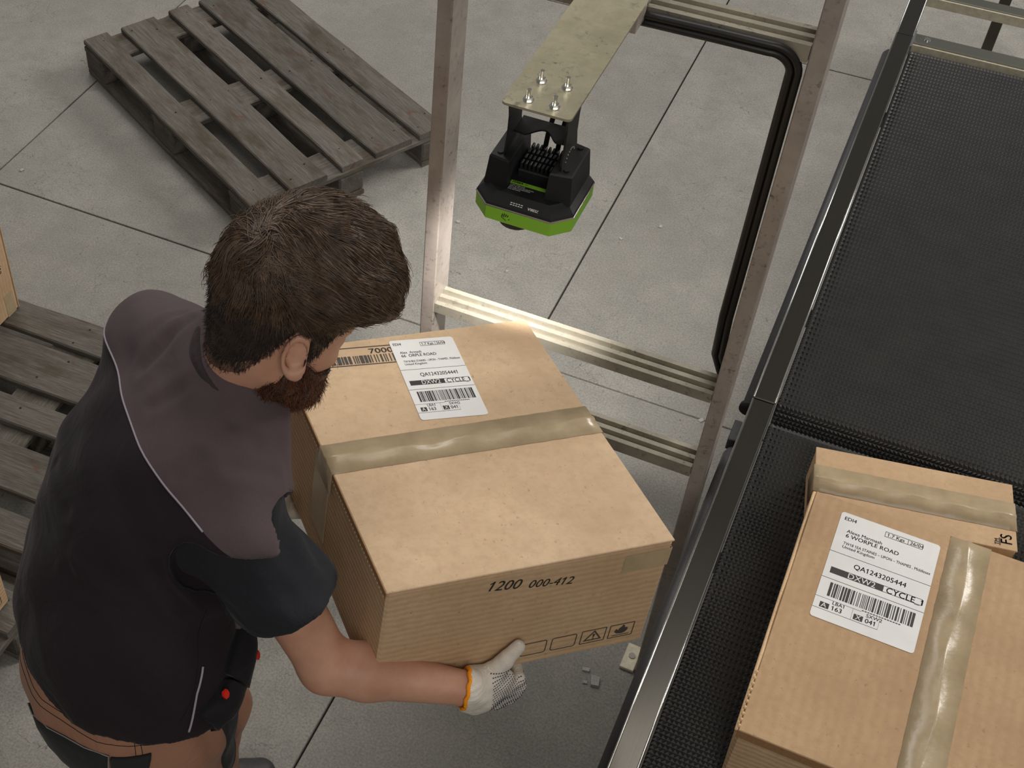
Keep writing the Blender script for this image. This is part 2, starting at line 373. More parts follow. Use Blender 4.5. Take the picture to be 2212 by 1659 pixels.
# ================================================================== pallets
def wobbly_board(L, W, T, seed, name):
    r = random.Random(seed); n = 7; rings = []
    ph = r.random() * 6
    for i in range(n):
        x = -L / 2 + L * i / (n - 1); b = .004
        e0 = r.uniform(-.0025, .0025); e1 = r.uniform(-.0025, .0025); dz = .0012 * math.sin(ph + i * 1.3)
        if i in (0, n - 1): x += r.uniform(-.004, .004)
        y0, y1, z0, z1 = -W / 2 + e0, W / 2 + e1, -T / 2 + dz, T / 2 + dz
        rings.append([(x, y0 + b, z0), (x, y1 - b, z0), (x, y1, z0 + b), (x, y1, z1 - b), (x, y1 - b, z1), (x, y0 + b, z1), (x, y0, z1 - b), (x, y0, z0 + b)])
    m = MB(); m.loft(rings); me = mesh(name, m.v, m.f)
    bm = bmesh.new(); bm.from_mesh(me); bmesh.ops.recalc_face_normals(bm, faces=bm.faces); bm.to_mesh(me); bm.free(); return me
nail_me = None
def pallet(name, label, group, loc, rz):
    global nail_me
    t = thing(name, label, 'pallet', loc, (0, 0, rz), group)
    L = 1.2
    if nail_me is None:
        m = MB(); m.tube([(0, 0, -.002), (0, 0, .0012)], .003, 7); nail_me = mesh('nail', m.v, m.f)
    W = [(-.4, .1), (-.242, .142), (-.037, .09), (.098, .158), (.284, .112)]
    for i, (y0, w) in enumerate(W):                                   # five deck boards
        o = obj('deck_board', wobbly_board(L, w, .022, 100 + i, 'deck_board'), WOOD, t, (0, y0 + w / 2, .133))
        for x in (-.53, 0, .53):
            for s in ((-.28, .3) if w > .11 else (0.1,)):
                obj('nail', nail_me, CHROME if rnd.random() < .15 else BLACK, o, (x + rnd.uniform(-.03, .03), w * s + rnd.uniform(-.008, .008), .011))
    for x in (-.5275, 0, .5275):                                      # cross boards under the deck
        obj('cross_board', wobbly_board(.8, .145, .022, int(200 + x * 10), 'cross_board'), WOOD, t, (x, 0, .111), (0, 0, math.pi / 2))
        for y in (-.35, 0, .35):
            b = MB(); b.box((0, 0, 0), (.145, .1, .078), .006); b.build('block', WOOD_END, t, loc=(x, y, .061))
    for y in (-.35, 0, .35):
        obj('skid', wobbly_board(L, .1, .022, int(300 + y * 10), 'skid'), WOOD, t, (0, y, .011))
    return t
PALLETS = 'weathered wooden pallets'
a = math.radians(-29.3)
pallet('pallet', 'empty weathered wooden pallet lying askew on the floor behind the worker\'s head', PALLETS,
       (-2.862 + math.cos(a) * .6 - math.sin(a) * .4, 3.556 + math.sin(a) * .6 + math.cos(a) * .4, 0), a)
pallet('pallet', 'wooden pallet directly left of the worker with a carton standing on its far end', PALLETS, (-1.96, 1.886, 0), math.radians(1.5))
pallet('pallet', 'wooden pallet at the left edge, only a corner showing beside the worker\'s hip', PALLETS, (-2.148, .99, 0), math.radians(0))

# ================================================================== cartons
def shipping_label(parent, o, u, v, w, ang, sx, sy, name1, name2, code):
    """white address label sx by sy centred at o, its print as one flat mesh"""
    c, si = math.cos(ang), math.sin(ang); u, v, w = V(*u), V(*v), V(*w); o = V(*o)
    U = u * c + v * si; W_ = v * c - u * si
    m = MB(); m.prism(rrect(-sx / 2, -sy / 2, sx / 2, sy / 2, .006), o + w * .0002, U, W_, w, .0005)
    lab = m.build('shipping_label', PAPER, parent)
    lab['label'] = 'white shipping label with address and barcode'
    ph = 1.0; pw = 1.0
    p = Print(); q = Print()
    kx, ky = sx, sy
    def T(t, x, y, h, bold=0.012, align='LEFT', cond=1.0, pr=None):
        vv, ff = text_mesh(t, 1.0, bold * .4, 0, align); mx = (.47 - x) * kx / max(1e-6, vv[:, 0].max() * h * ky); cond = min(cond, mx); (pr or p).add([(x * kx + a * h * ky * cond * 1.0, y * ky + b * h * ky) for a, b in vv], ff)
    def Rr(x0, y0, x1, y1): p.rect(x0 * kx, y0 * ky, x1 * kx, y1 * ky)
    def fr(x0, y0, x1, y1, t=.004): Rr(x0, y0, x1, y0 + t); Rr(x0, y1 - t, x1, y1); Rr(x0, y0, x0 + t * 1.2, y1); Rr(x1 - t * 1.2, y0, x1, y1)
    cf = .95 if sx / sy > .6 else .78
    T('EDI4', -.46, .43, .046, .02, cond=cf)
    fr(-.04, .405, .34, .455); Rr(.19, .405, .195, .455); T('1.7 Kgs', -.02, .415, .044, .012, cond=cf); T('26/04', .21, .415, .044, .012, cond=cf)
    T(name1, -.40, .32, .042, .012, cond=cf); T(name2, -.40, .275, .05, .02, cond=cf)
    T('TW18 1EA STAINES – UPON – THAMES , Middlesex' if cf > .9 else 'TW18 8EA STAINES – UPON – THAMES , Middlesex', -.40, .205, .036, .012, cond=cf); T('United Kingdom', -.40, .17, .036, .012, cond=cf)
    Rr(-.5, .11, .5, .1135)
    T(code, -.24, .02, .062, .012, cond=cf * .95)
    Rr(-.44, -.085, .08, -.028); fr(.08, -.085, .46, -.028); T('CYCLE_1', .11, -.082, .072, .014, cond=cf)
    T('DXW2', -.27, -.08, .068, 0, cond=cf, pr=q)
    Rr(-.5, -.135, .5, -.1385)
    p.bars(-.40 * kx, -.29 * ky, .44 * kx, -.165 * ky, 5, 60)
    for k in range(14): Rr(-.05 + k * .027, -.310, -.03 + k * .027, -.302)
    Rr(-.5, -.315, -.05, -.3175); Rr(-.13, -.415, -.128, -.318); Rr(.13, -.415, .132, -.318); Rr(-.5, -.418, .132, -.415)
    T('LBA1', -.33, -.348, .042, .01, cond=cf); T('SXW2', .0, -.348, .042, .01, cond=cf)
    Rr(-.44, -.402, -.35, -.355); Rr(-.11, -.402, -.02, -.355); T('A', -.425, -.397, .056, 0, cond=cf, pr=q); T('X', -.092, -.397, .056, 0, cond=cf, pr=q)
    T('163', -.33, -.397, .054, .016, cond=cf); T('041', .0, -.397, .054, .016, cond=cf)
    p.build('print', INK, lab, o, U, W_, w, .0009); q.build('reversed_print', WHITE_P, lab, o, U, W_, w, .0012)
    return lab
def carton(name, label, group, corner, R, w, l, h, seam, body_m, top_m, tape=True):
    """corner = world place of the top near-left corner; R columns are the carton's own axes. local frame: base centre"""
    R = np.array(R, float); base = V(*corner) + R @ V(w / 2, l / 2, -h)
    t = thing(name, label, 'box', (0, 0, 0), None, group)
    t.matrix_world = Matrix([[*R[0], base[0]], [*R[1], base[1]], [*R[2], base[2]], [0, 0, 0, 1]])
    MB().box((0, 0, (h - .0045) / 2), (w, l, h - .0045), .004).build('body', body_m, t)
    g = .002
    if seam == 'x':
        for s in (-1, 1): MB().box((0, s * (l / 4 + g / 2), h - .002), (w + .003, l / 2 - g, .004), .0012).build('flap', top_m, t)
    else:
        for s in (-1, 1): MB().box((s * (w / 4 + g / 2), 0, h - .002), (w / 2 - g, l + .003, .004), .0012).build('flap', top_m, t)
    if tape:
        hw = .0355; r = random.Random(hash(w) % 97); D = (w if seam == 'x' else l) / 2 + .003; prof = [(-hw, .0005), (-.007, .0008), (-.0025, .004), (.0025, .004), (.007, .0008), (hw, .0005)]
        n = 26; rows = []
        for i in range(n + 1):
            sx = -D + 2 * D * i / n; j0 = r.uniform(-.0006, .0006); wob = .004 * math.sin(i * .5 + 1) * (1 if seam == 'y' else .35)
            rows.append([(sx, y + (j0 if abs(y) > .03 else wob if abs(y) < .01 else 0), z * (1 if abs(y) > .003 else 1 + .5 * math.sin(i * 1.1)) + h) for y, z in prof])
        for k, s in ((0, -1), (1, 1)):
            ext = [(s * (D + .0008), y, h + max(.0, z - .0005) * 0 - .05) for y, z in prof]
            top = [(s * (D + .0008), y, h - .001) for y, z in prof]
            if s < 0: rows = [ext, top] + rows
            else: rows = rows + [top, ext]
        vv = [p for row in rows for p in row]; m_ = len(prof)
        if seam == 'y': vv = [(-y, x, z) for x, y, z in vv]
        ff = [(i * m_ + k, i * m_ + k + 1, (i + 1) * m_ + k + 1, (i + 1) * m_ + k) for i in range(len(rows) - 1) for k in range(m_ - 1)]
        o = obj('tape', mesh('tape', vv, ff, True), TAPE, t); o['label'] = 'glossy brown packing tape'
        sm = o.modifiers.new('thick', 'SOLIDIFY'); sm.thickness = .0003
    return t
def front_art(t, w, l, h, patch=True):
    """stamped number, hazard icons and tape piece on the -y face (local frame, base centre)"""
    o = V(-w / 2, -l / 2, h); u, v, n = V(1, 0, 0), V(0, 0, 1), V(0, -1, 0)
    p = Print(); p.text('1200', .162, -.0385, .030, .003, .22, ang=math.radians(-7), sx=.98); p.text('000-412', .2345, -.0485, .024, .002, .2, ang=math.radians(-7), sx=1.0)
    z0 = -h + .022; S = .043
    for k, x in enumerate((.252, .306, .360, .412)):
        p.frame(x, z0, x + S + .003, z0 + S * .72 + (.0 if k < 2 else .002), .0017, .005 if k < 2 else .002)
    x = .360
    A = [(x + .006, z0 + .006), (x + .040, z0 + .006), (x + .024, z0 + .030)]; c = np.mean(A, axis=0); B = [tuple(c + (np.array(q) - c) * .72) for q in A]
    p.ring(A, B); p.add([(x + .0215, z0 + .021), (x + .0265, z0 + .021), (x + .025, z0 + .013), (x + .023, z0 + .013)], [(0, 1, 2, 3)]); p.rect(x + .0225, z0 + .009, x + .0255, z0 + .0115)
    x = .412; p.add([(x + .004 + a * .037, z0 + .006 + b * .026) for a, b in FLAME], [tuple(range(len(FLAME)))]); p.rect(x + .008, z0 + .0045, x + .039, z0 + .006)
    p.build('stamped_print', INK_B, t, o, u, v, n, .0006)['kind'] = 'stuff'
    m = MB(); m.prism([(.40, -.056), (.4, -.0185), (w + .0006, -.0165), (w + .0006, -.055)], o + n * .0002, u, v, n, .0005)
    m.prism([(0, -.055), (0, -.0165), (.03, -.016), (.03, -.056)], o + u * (w + .0002), V(0, 1, 0), v, u, .0005)
    m.build('tape_piece', TAPE, t)

bw, bl, bh = .4817, .5945, .2405
BR = np.array([[.7205, -.6932, .0211], [.683, .7145, .1516], [-.1202, -.0948, .9882]]); BC = V(-.4592, 1.0646, 1.2804)
held = carton('carton', 'large sealed cardboard carton the worker is holding under the scanner', None, BC, BR, bw, bl, bh, 'x', CARD_F, CARD)
front_art(held, bw, bl, bh)
shipping_label(held, (-bw / 2 + .255, -bl / 2 + .464, bh + .0002), (1, 0, 0), (0, 1, 0), (0, 0, 1), math.radians(-4.5), .122, .223, 'Alex  Armash', '66  ORPLE ROAD', 'QA12432054441')
p = Print(); p.frame(.02, .531, .198, .583, .0022, .009); p.bars(.03, .536, .192, .558, 9, 44); p.text('70000', .118, .562, .020, .006, sx=1.15)
p.build('barcode_stamp', INK_B, held, (-bw / 2, -bl / 2, bh), (1, 0, 0), (0, 1, 0), (0, 0, 1), .0006, math.radians(-4))
m = MB()                                                              # row of cut flutes below the left rim
for k in range(64):
    y = -bl / 2 + .012 + k * (bl - .024) / 63; m.box((-bw / 2 - .0008, y, bh - .017), (.0016, .0042, .007), .0006)
m.build('flute_row', CARD_EDGE, held)['kind'] = 'stuff'
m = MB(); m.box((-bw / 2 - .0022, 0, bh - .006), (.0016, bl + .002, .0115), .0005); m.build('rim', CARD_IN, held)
m = MB(); m.box((-bw / 2 - .0006, .02, bh - .10), (.0012, .075, .155), .0003); m.build('side_tape', TAPE, held)

# cartons standing on the pallets at the left
Rl = np.array([[0, -1, 0], [0, 0, 1], [-1, 0, 0]], float)             # lying on its side, stamped face towards the aisle
cn = V(-2.206, 2.243, .1495) - Rl @ V(bw, 0, 0)
b1 = carton('carton', 'cardboard carton lying on its side at the left edge, stamped number running downwards', None, cn, Rl, bw, bl, bh, 'x', CARD_F, CARD)
front_art(b1, bw, bl, bh)
Ru = np.array([[0, -1, 0], [1, 0, 0], [0, 0, 1]], float)
cn = V(-1.6, 1.357, .1490) - Ru @ V(bw, 0, -bh)
b2 = carton('carton', 'cardboard carton at the lower left edge showing a flame symbol corner', None, cn, Ru, bw, bl, bh, 'x', CARD_F, CARD)
front_art(b2, bw, bl, bh)

# ================================================================== belt conveyors (two sections end to end, a bare frame beyond)
BZ = .770
def belt_mesh(x0, x1, y0, y1, r):
    """closed loop round two end rollers, covered with small pyramids"""
    pitch = .0090; flat = (y1 - y0) - 2 * r; arc = math.pi * r; N1 = int(flat / pitch); Na = int(arc / pitch)
    st = []                                                           # path stations (y, z, ny, nz)
    for i in range(Na + 1):
        a = -math.pi / 2 - math.pi * (i / Na); st.append((y0 + r + r * math.cos(a), BZ - r + r * math.sin(a)))
    for i in range(1, N1): st.append((y0 + r + flat * i / N1, BZ))
    for i in range(Na + 1):
        a = math.pi / 2 - math.pi * i / Na; st.append((y1 - r + r * math.cos(a), BZ - r + r * math.sin(a)))
    st = np.array(st); M = len(st); nx = int((x1 - x0) / pitch); X = np.linspace(x0, x1, nx + 1)
    a, b = st[:-1], st[1:]; mid = (a + b) / 2; tan = b - a; tan /= np.linalg.norm(tan, axis=1)[:, None]; nor = np.stack([-tan[:, 1], tan[:, 0]], 1)
    vs = []; fs = []; n = 0
    base_i = np.arange(M)[:, None] * (nx + 1) + np.arange(nx + 1)[None]
    bv = np.zeros((M, nx + 1, 3)); bv[:, :, 0] = X[None]; bv[:, :, 1] = st[:, 0:1]; bv[:, :, 2] = st[:, 1:2]
    bv[1:-1:2, 1:-1, 0] += pitch / 2 * 0.98                            # every other row staggered
    ap = (bv[:-1, :-1] + bv[:-1, 1:] + bv[1:, :-1] + bv[1:, 1:]) / 4
    ap[:, :, 1] += nor[:, 0:1] * .0042; ap[:, :, 2] += nor[:, 1:2] * .0042
    ai = M * (nx + 1) + np.arange((M - 1) * nx).reshape(M - 1, nx)
    v = np.concatenate([bv.reshape(-1, 3), ap.reshape(-1, 3)])
    q = [base_i[:-1, :-1], base_i[:-1, 1:], base_i[1:, 1:], base_i[1:, :-1]]
    f = np.concatenate([np.stack([q[k].ravel(), q[(k + 1) % 4].ravel(), ai.ravel()], 1) for k in range(4)])
    return mesh_np('belt', v, f, False)
def conveyor(label, y0, y1, belt, cover, legs):
    t = thing('belt_conveyor', label, 'conveyor', (.28, (y0 + y1) / 2, 0)); off = (.28, (y0 + y1) / 2, 0)
    def B(): return MB(off)
    for x in (-.076, .655):
        m = B(); m.box((x, (y0 + y1) / 2, .775), (.047, y1 - y0 - .0012, .05), .002); rail = m.build('side_rail', STEEL, t)
        for dx in (-.0228, .0228):
            m = B(); m.tube([(x + dx, y0 + .002, .7992), (x + dx, y1 - .002, .7992)], .0023, 10); m.build('edge_lip', CHROME, rail, True)
    if belt:
        me = belt_mesh(-.049, .625, y0 + .012, y1 - .012, .034)
        o = obj('belt', me, RUBBER, t, kind='stuff'); o.location = (-off[0], -off[1], 0); o['label'] = 'black rough top rubber belt'
        for y in (y0 + .046, y1 - .046):
            m = B(); m.cyl((-.05, y, BZ - .034), (.63, y, BZ - .034), .030, 20); m.build('end_roller', STEEL_X, t, True)
    if cover:                                                         # rounded dark cover along the outside of the rail
        c0, c1 = cover; path = []; rr = []
        m = B(); rings = []
        for y, s in ((c0, 1), (c1 - .02, 1), (c1 - .008, .8), (c1, .35)):
            rings.append([(-.1 + .003 - .021 * s * math.sin(k / 10 * math.pi), y, .756 + .02 * s * math.cos(k / 10 * math.pi)) for k in range(11)])
        m.loft(rings); m.build('side_cover', COVER, t, True)
        m = B(); m.cyl((-.104, c0 - .006, .757), (-.104, c0 + .004, .757), .019, 16); m.build('cover_end', BLACK, t, True)
    for y in legs:
        for x in (.2, .56):
            m = B(); m.box((x, y, .3675), (.04, .04, .735), .003); m.build('leg', STEEL, t)
        m = B(); m.box((.29, y, .70), (.73, .04, .03), .003); m.build('cross_member', STEEL_X, t)
    return t, off
t, off = conveyor('near section of steel belt conveyor carrying two cartons', .45, 2.184, True, (.5, 2.06), (.9, 1.8))
MB(off).box((-.108, 2.10, .757), (.022, .062, .034), .002).build('joint_cover', COVER, t)
t, off = conveyor('empty far section of steel belt conveyor with black rough belt', 2.186, 3.80, True, (2.192, 3.76), (2.6, 3.5))
t, off = conveyor('bare steel conveyor frame beyond the far belt, at the top right corner', 3.802, 5.6, False, None, (5.2,))
MB(off).box((.29, 3.835, .766), (.73, .052, .022), .0015).build('end_bar', STEEL_X, t)
MB(off).box((.29, 3.806, .757), (.73, .006, .03), .001).build('end_strip', CREAM, t)
m = MB(off); m.cyl((-.013, 3.838, .776), (-.013, 3.838, .7805), .0085, 16); m.cyl((-.013, 3.838, .7805), (-.013, 3.838, .7815), .0045, 6); m.build('screw', CHROME, t)
m = MB(off); m.box((-.05, 3.79, .786), (.006, .09, .03), .001); m.build('corner_clip', CHROME, t)
for y, z in ((4.10, .765), (4.5, .765)):
    MB(off).box((.29, y + .02, z), (.685, .045, .022), .0015).build('cross_bar', STEEL_X, t)
    MB(off).box((.29, y - .006, z - .008), (.685, .006, .03), .001).build('cross_strip', CREAM, t)

# cartons on the near belt
PZ = BZ + .0045
nb_w, nb_l, nb_h = .56, .556, .95 - PZ
nb = carton('carton', 'worn cardboard carton with a large white label in the right foreground of the belt', None, (.077, 1.288, .95), np.eye(3), nb_w, nb_l, nb_h, 'y', CARD_F, CARD_W)
shipping_label(nb, (-nb_w / 2 + .1415, -nb_l / 2 + .4, nb_h + .0002), (1, 0, 0), (0, 1, 0), (0, 0, 1), math.radians(-.6), .178, .256, 'Alexa Marmash', '6 WORPLE ROAD', 'QA1243205444')
m = MB()                                                              # torn corner showing the flutes
for k in range(10):
    y = -nb_l / 2 + .008 + k * .0125; m.box((-nb_w / 2 - .001, y, nb_h - .003), (.006, .0062, .008), .002)
m.build('torn_flutes', CARD_EDGE, nb)['kind'] = 'stuff'
m = MB()
m.tube([(-nb_w / 2 - .003, -nb_l / 2 + .0 + i * .0555, nb_h - .006 - .002 * math.sin(i * 1.7)) for i in range(11)], .0035, 8); m.build('folded_rim', CARD_EDGE, nb, True)
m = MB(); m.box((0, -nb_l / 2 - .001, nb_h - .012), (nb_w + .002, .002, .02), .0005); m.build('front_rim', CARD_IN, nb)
yaw = math.atan2(2.1056 - 2.0353, .4203 - .0542); c_, s_ = math.cos(yaw), math.sin(yaw)
fw_, fl_, fh_ = .373, .17, .87 - PZ
FR = np.array([[c_, -s_, 0], [s_, c_, 0], [0, 0, 1]])
fb = carton('carton', 'flat cardboard carton with taped lid, half hidden behind the worn carton on the belt', None, V(.0542, 2.0353, .87) - FR @ V(0, fl_, 0), FR, fw_, fl_, fh_, 'x', CARD_F, CARD_F)
p = Print(); p.text('FS', 0, 0, .030, .004, sx=.9); p.text('TM', -.004, .024, .011, .006); p.rect(-.004, .021, .014, .0235)
p.build('stamped_print', INK_B, fb, (fw_ / 2 - .008, -fl_ / 2 + .012, fh_), (0, 1, 0), (-1, 0, 0), (0, 0, 1), .0006)['kind'] = 'stuff'

# ================================================================== steel portal with cross beams
FY = 1.9416
fr = thing('steel_portal', 'galvanised steel portal frame with ribbed cross beams standing beside the conveyor', 'frame', (-.46, FY + .04, 0)); off = (-.46, FY + .04, 0)
for x in (-.771, -.148):
    m = MB(off); m.box((x, FY + .0375, 1.2), (.0295, .075, 2.4), .0022); m.build('post', GALV, fr)
def ribbed_beam(z1, hh, name):
    """profile in (y, z): flat bar with two grooves on its top"""
    y0, y1 = FY + .002, FY + .062; g0 = .013
    pr = [(y0, z1 - hh), (y1, z1 - hh), (y1, z1), (y1 - .011, z1), (y1 - .0125, z1 - g0), (y1 - .0225, z1 - g0), (y1 - .0245, z1), (y1 - .0355, z1), (y1 - .037, z1 - g0), (y1 - .047, z1 - g0), (y1 - .049, z1), (y0, z1)]
    m = MB(off); m.prism(pr, (-.7557, 0, 0), (0, 1, 0), (0, 0, 1), (1, 0, 0), .592); return m.build(name, GALV_L, fr)
ribbed_beam(1.790, .030, 'cross_beam'); ribbed_beam(1.007, .024, 'cross_beam'); ribbed_beam(.788, .030, 'cross_beam')
fp = MB(off).box((-.182, FY + .034, .005), (.036, .077, .010), .0015).build('foot_plate', CREAM, fr)
m = MB(off); m.cyl((-.1805, FY + .037, .010), (-.1805, FY + .037, .0125), .0085, 16); m.cyl((-.1805, FY + .037, .0125), (-.1805, FY + .037, .0128), .005, 6); m.build('screw', GALV, fp)
MB(off).box((-.737, FY + .034, .005), (.036, .077, .010), .0015).build('foot_plate', CREAM, fr)
# plate arm reaching forward from the top beam
ax0, ax1, ay0, ay1, az = -.528, -.4215, 1.568, 2.03, 1.806
m = MB(off); m.prism(rrect(ax0, ay0, ax1, ay1, .008), (0, 0, az), (1, 0, 0), (0, 1, 0), (0, 0, 1), .004); arm = m.build('arm_plate', GALV_P, fr)
for bx_ in (-.4937, -.4537):
    for by_ in (1.589, 1.642):
        m = MB(off); m.cyl((bx_, by_, az + .004), (bx_, by_, az + .010), .0065, 6); m.cyl((bx_, by_, az + .004), (bx_, by_, az + .0225), .0034, 10); m.cyl((bx_, by_, az + .004), (bx_, by_, az + .0052), .0085, 14); m.build('bolt', CHROME, arm)
MB(off).box((-.441, 1.906, az - .0165), (.036, .05, .031), .001).build('spacer_tube', GALV, fr)
MB(off).box((-.475, 1.975, az - .0085), (.10, .05, .0155), .001).build('saddle', GALV, fr)

# cables along the top beam and down the post
cb = thing('cable', 'pair of thick black cables running along the top beam and down the post', 'cable', (-.2, FY - .02, 0)); off = (-.2, FY - .02, 0)
for k in range(2):
    d = .013 * k; zt = 1.782 - .013 * k; xr = -.1725 - d; r = .05 - .012 * k; pts = [(-.468, FY - .012, zt), (-.40, FY - .010, zt), (-.3, FY - .008, zt)]
    for i in range(9):
        a = math.radians(90 - 90 * i / 8); pts.append((xr - r + r * math.cos(a), FY - .008 + i * .0022, zt - r + r * math.sin(a)))
    pts += [(xr, FY + .012, 1.5), (xr, FY + .014, 1.2), (xr, FY + .060, 1.06), (xr + .006, FY + .083, 1.02), (-.150 - d * .5, FY + .088, .96), (-.146 - d * .5, FY + .088, .5), (-.146 - d * .5, FY + .09, .06), (-.146, FY + .12, .012), (-.13, FY + .4, .012)]
    m = MB(off); m.tube(pts, .0068, 10); m.build('cable_run', CABLE, cb, True)

# ================================================================== fixed scanner hanging under the arm
SX, SY = -.479, 1.63
sc = thing('barcode_scanner', 'black box scanner with lime green band hanging below the plate arm', 'scanner', (SX, SY, 1.598)); off = (SX, SY, 1.598)
def octo(hx, hy, c, z, yo=0.0): return [(SX + x, SY + yo + y, z) for x, y in ((-hx + c, -hy), (hx - c, -hy), (hx, -hy + c), (hx, hy - c), (hx - c, hy), (-hx + c, hy), (-hx, hy - c), (-hx, -hy + c))]
m = MB(off); m.loft([octo(.0775, .0735, .026, 1.604), octo(.079, .075, .027, 1.606), octo(.079, .075, .027, 1.628), octo(.078, .074, .027, 1.629)]); band = m.build('green_band', GREEN, sc)
m = MB(off); m.loft([octo(.0785, .0745, .027, 1.6292), octo(.080, .076, .0272, 1.63), octo(.080, .076, .0272, 1.6315), octo(.079, .075, .027, 1.6325)]); m.build('rim', RIM, sc)
m = MB(off); m.loft([octo(.079, .075, .027, 1.6326), octo(.0775, .0735, .027, 1.636), octo(.066, .062, .022, 1.648), octo(.064, .060, .021, 1.651)]); m.build('housing', BLACK_P, sc)
for s in (-1, 1):                                                     # raised side towers
    m = MB(off); m.loft([[(SX + s * a, SY + b, z) for a, b in ((x0, y0), (x1, y0 + .006), (x1, y1 - .006), (x0, y1))] for x0, x1, y0, y1, z in ((.030, .070, -.050, .052, 1.646), (.032, .066, -.045, .048, 1.694), (.033, .064, -.043, .046, 1.697))])
    tw = m.build('side_tower', BLACK_P, sc)
    for y in (-.028, .034):
        m = MB(off); m.cyl((SX + s * .053, SY + y, 1.696), (SX + s * .053, SY + y, 1.6995), .0048, 12); m.build('screw', BLACK_M, tw)
m = MB(off); m.box((SX, SY + .018, 1.656), (.056, .062, .016), .002); m.build('heat_sink', BLACK_P, sc)
for i in range(8):
    for j in range(4):
        m = MB(off); m.box((SX - .0235 + i * .0067, SY - .006 + j * .0155, 1.6695), (.0038, .011, .013), .0008); m.build('fin', BLACK_P, sc)
for s in (-1, 1):                                                     # bracket side plates, waisted
    pl = [(-.030, 1.672), (.036, 1.672), (.034, 1.708), (.026, 1.733), (.026, 1.765), (.032, 1.79), (.032, 1.8055), (-.034, 1.8055), (-.034, 1.79), (-.028, 1.765), (-.028, 1.733), (-.034, 1.708)]
    m = MB(off); m.prism([(SY + y, z) for y, z in pl], (SX + s * .0445 - .0015, 0, 0), (0, 1, 0), (0, 0, 1), (1, 0, 0), .003); bp = m.build('bracket_plate', BLACK_M, sc)
    m = MB(off)
    for k in range(9):
        a = math.radians(-60 + 15 * k); m.cyl((SX + s * .0445 + .0012 * s, SY + .004 + .022 * math.sin(a), 1.691 + .022 * math.cos(a)), (SX + s * .0445 + .0022 * s, SY + .004 + .022 * math.sin(a), 1.691 + .022 * math.cos(a)), .0014, 6)
    m.build('scale_marks', RIM, bp)['kind'] = 'stuff'
    m = MB(off)
    m.cyl((SX + s * .046, SY + .004, 1.691), (SX + s * .049, SY + .004, 1.691), .0055, 10); m.build('screw', BLACK_M, bp)
# cross plate with the round cut-out
cut = [(SX - .043, SY + .036), (SX - .043, SY - .006), (SX - .024, SY - .008)] + [(SX - .018 + .036 * i / 8, SY - .002 + .016 * math.sin(math.pi * i / 8)) for i in range(9)] + [(SX + .024, SY - .008), (SX + .043, SY - .006), (SX + .043, SY + .036)]
m = MB(off); m.prism(cut, (0, 0, 1.724), (1, 0, 0), (0, 1, 0), (0, 0, 1), .003); m.build('cross_plate', BLACK_M, sc)
m = MB(off); m.box((SX, SY - .004, 1.8035), (.092, .058, .003)); m.build('mount_plate', BLACK_M, sc)
for x in (-.006, .014):
    m = MB(off); m.tube([(SX + x, SY + .044, 1.663), (SX + x + .001, SY + .05, 1.698), (SX + x + .006, SY + .052, 1.734), (SX + x + .012, SY + .06, 1.80)], .0042, 8); m.build('lead', CABLE, sc, True)
m = MB(off); m.cyl((SX - .012, SY - .040, 1.591), (SX - .012, SY - .040, 1.605), .028, 24); m.build('lens_ring', BLACK_P, sc, True)
# printed badge
m = MB(off); m.prism([(-.032, -.0005), (.032, -.0005), (.032, .0065), (-.032, .0065)], (SX, SY - .034, 1.6515), (1, 0, 0), (0, 1, 0), (0, 0, 1), .0008); badge = m.build('badge', GREEN, sc)
p = Print(); p.text('ZEBRA', -.029, .001, .0062, .05, sx=1.0); p.text('380', -.008, .0018, .0034); p.build('print', BLACK_P, badge, V(SX, SY - .034, 1.6526) - V(*off), (1, 0, 0), (0, 1, 0), (0, 0, 1), 0)
p = Print()
for k, s_t in enumerate(('HOST FS80/1234', 'MAC ID 00-FF-80-A8-9F-0A', 'P/N FS80-CAM00070000', 'S/N A8123456')): p.text(s_t, -.029, -.0045 - k * .0036, .0034, .0)
p.build('small_print', WHITE_P, badge, V(SX, SY - .034, 1.6514) - V(*off), (1, 0, 0), (0, 1, 0), (0, 0, 1), .0002)
p = Print(); p.text('ZEBRA', 0, 0, .0058, .04); [p.rect(.026 + k * .0042, .002 - j * .003, .029 + k * .0042, .0032 - j * .003) for k in range(5) for j in range(2)]
sl = nrm((0, .0115, .012)); p.build('edge_print', WHITE_P, sc, V(SX + .030, SY - .068, 1.6417) - V(*off), (-1, 0, 0), -sl, nrm(np.cross((-1, 0, 0), -sl)), .0004)
p = Print()                                                           # emblem on the band: four strokes and a dot
for k in range(4):
    x = -.006 + k * .003; p.add([(x, .002 + k * .0008), (x + .0013, .0016 + k * .0008), (x + .0028, .009 - abs(k - 1.2) * .0012), (x + .0014, .0105 - abs(k - 1.2) * .0012)], [(0, 1, 2, 3)])
p.add([(-.006, .0015), (-.004, .0016), (.003, -.0035), (.0012, -.0035)], [(0, 1, 2, 3)]); p.add([(.0058, -.0006), (.0076, -.0006), (.0076, .0012), (.0058, .0012)], [(0, 1, 2, 3)])
p.build('emblem', BLACK_P, band, V(SX - .020, SY - .0751, 1.614) - V(*off), (1, 0, 0), (0, 0, 1), (0, -1, 0), .0003)
def spot(name, loc, target, power, angle, blend, size, color=(1, .96, .92)):
    l = bpy.data.lights.new(name, 'SPOT'); l.energy = power; l.spot_size = math.radians(angle); l.spot_blend = blend; l.shadow_soft_size = size; l.color = color
    o = bpy.data.objects.new(name, l); COL.objects.link(o); o.location = loc; o.rotation_euler = (Vector(target) - Vector(loc)).to_track_quat('-Z', 'Y').to_euler(); return o
spot('scanner_light', (SX, SY + .01, 1.585), (-.52, 1.50, 1.2), 1.6, 100, .8, .03)
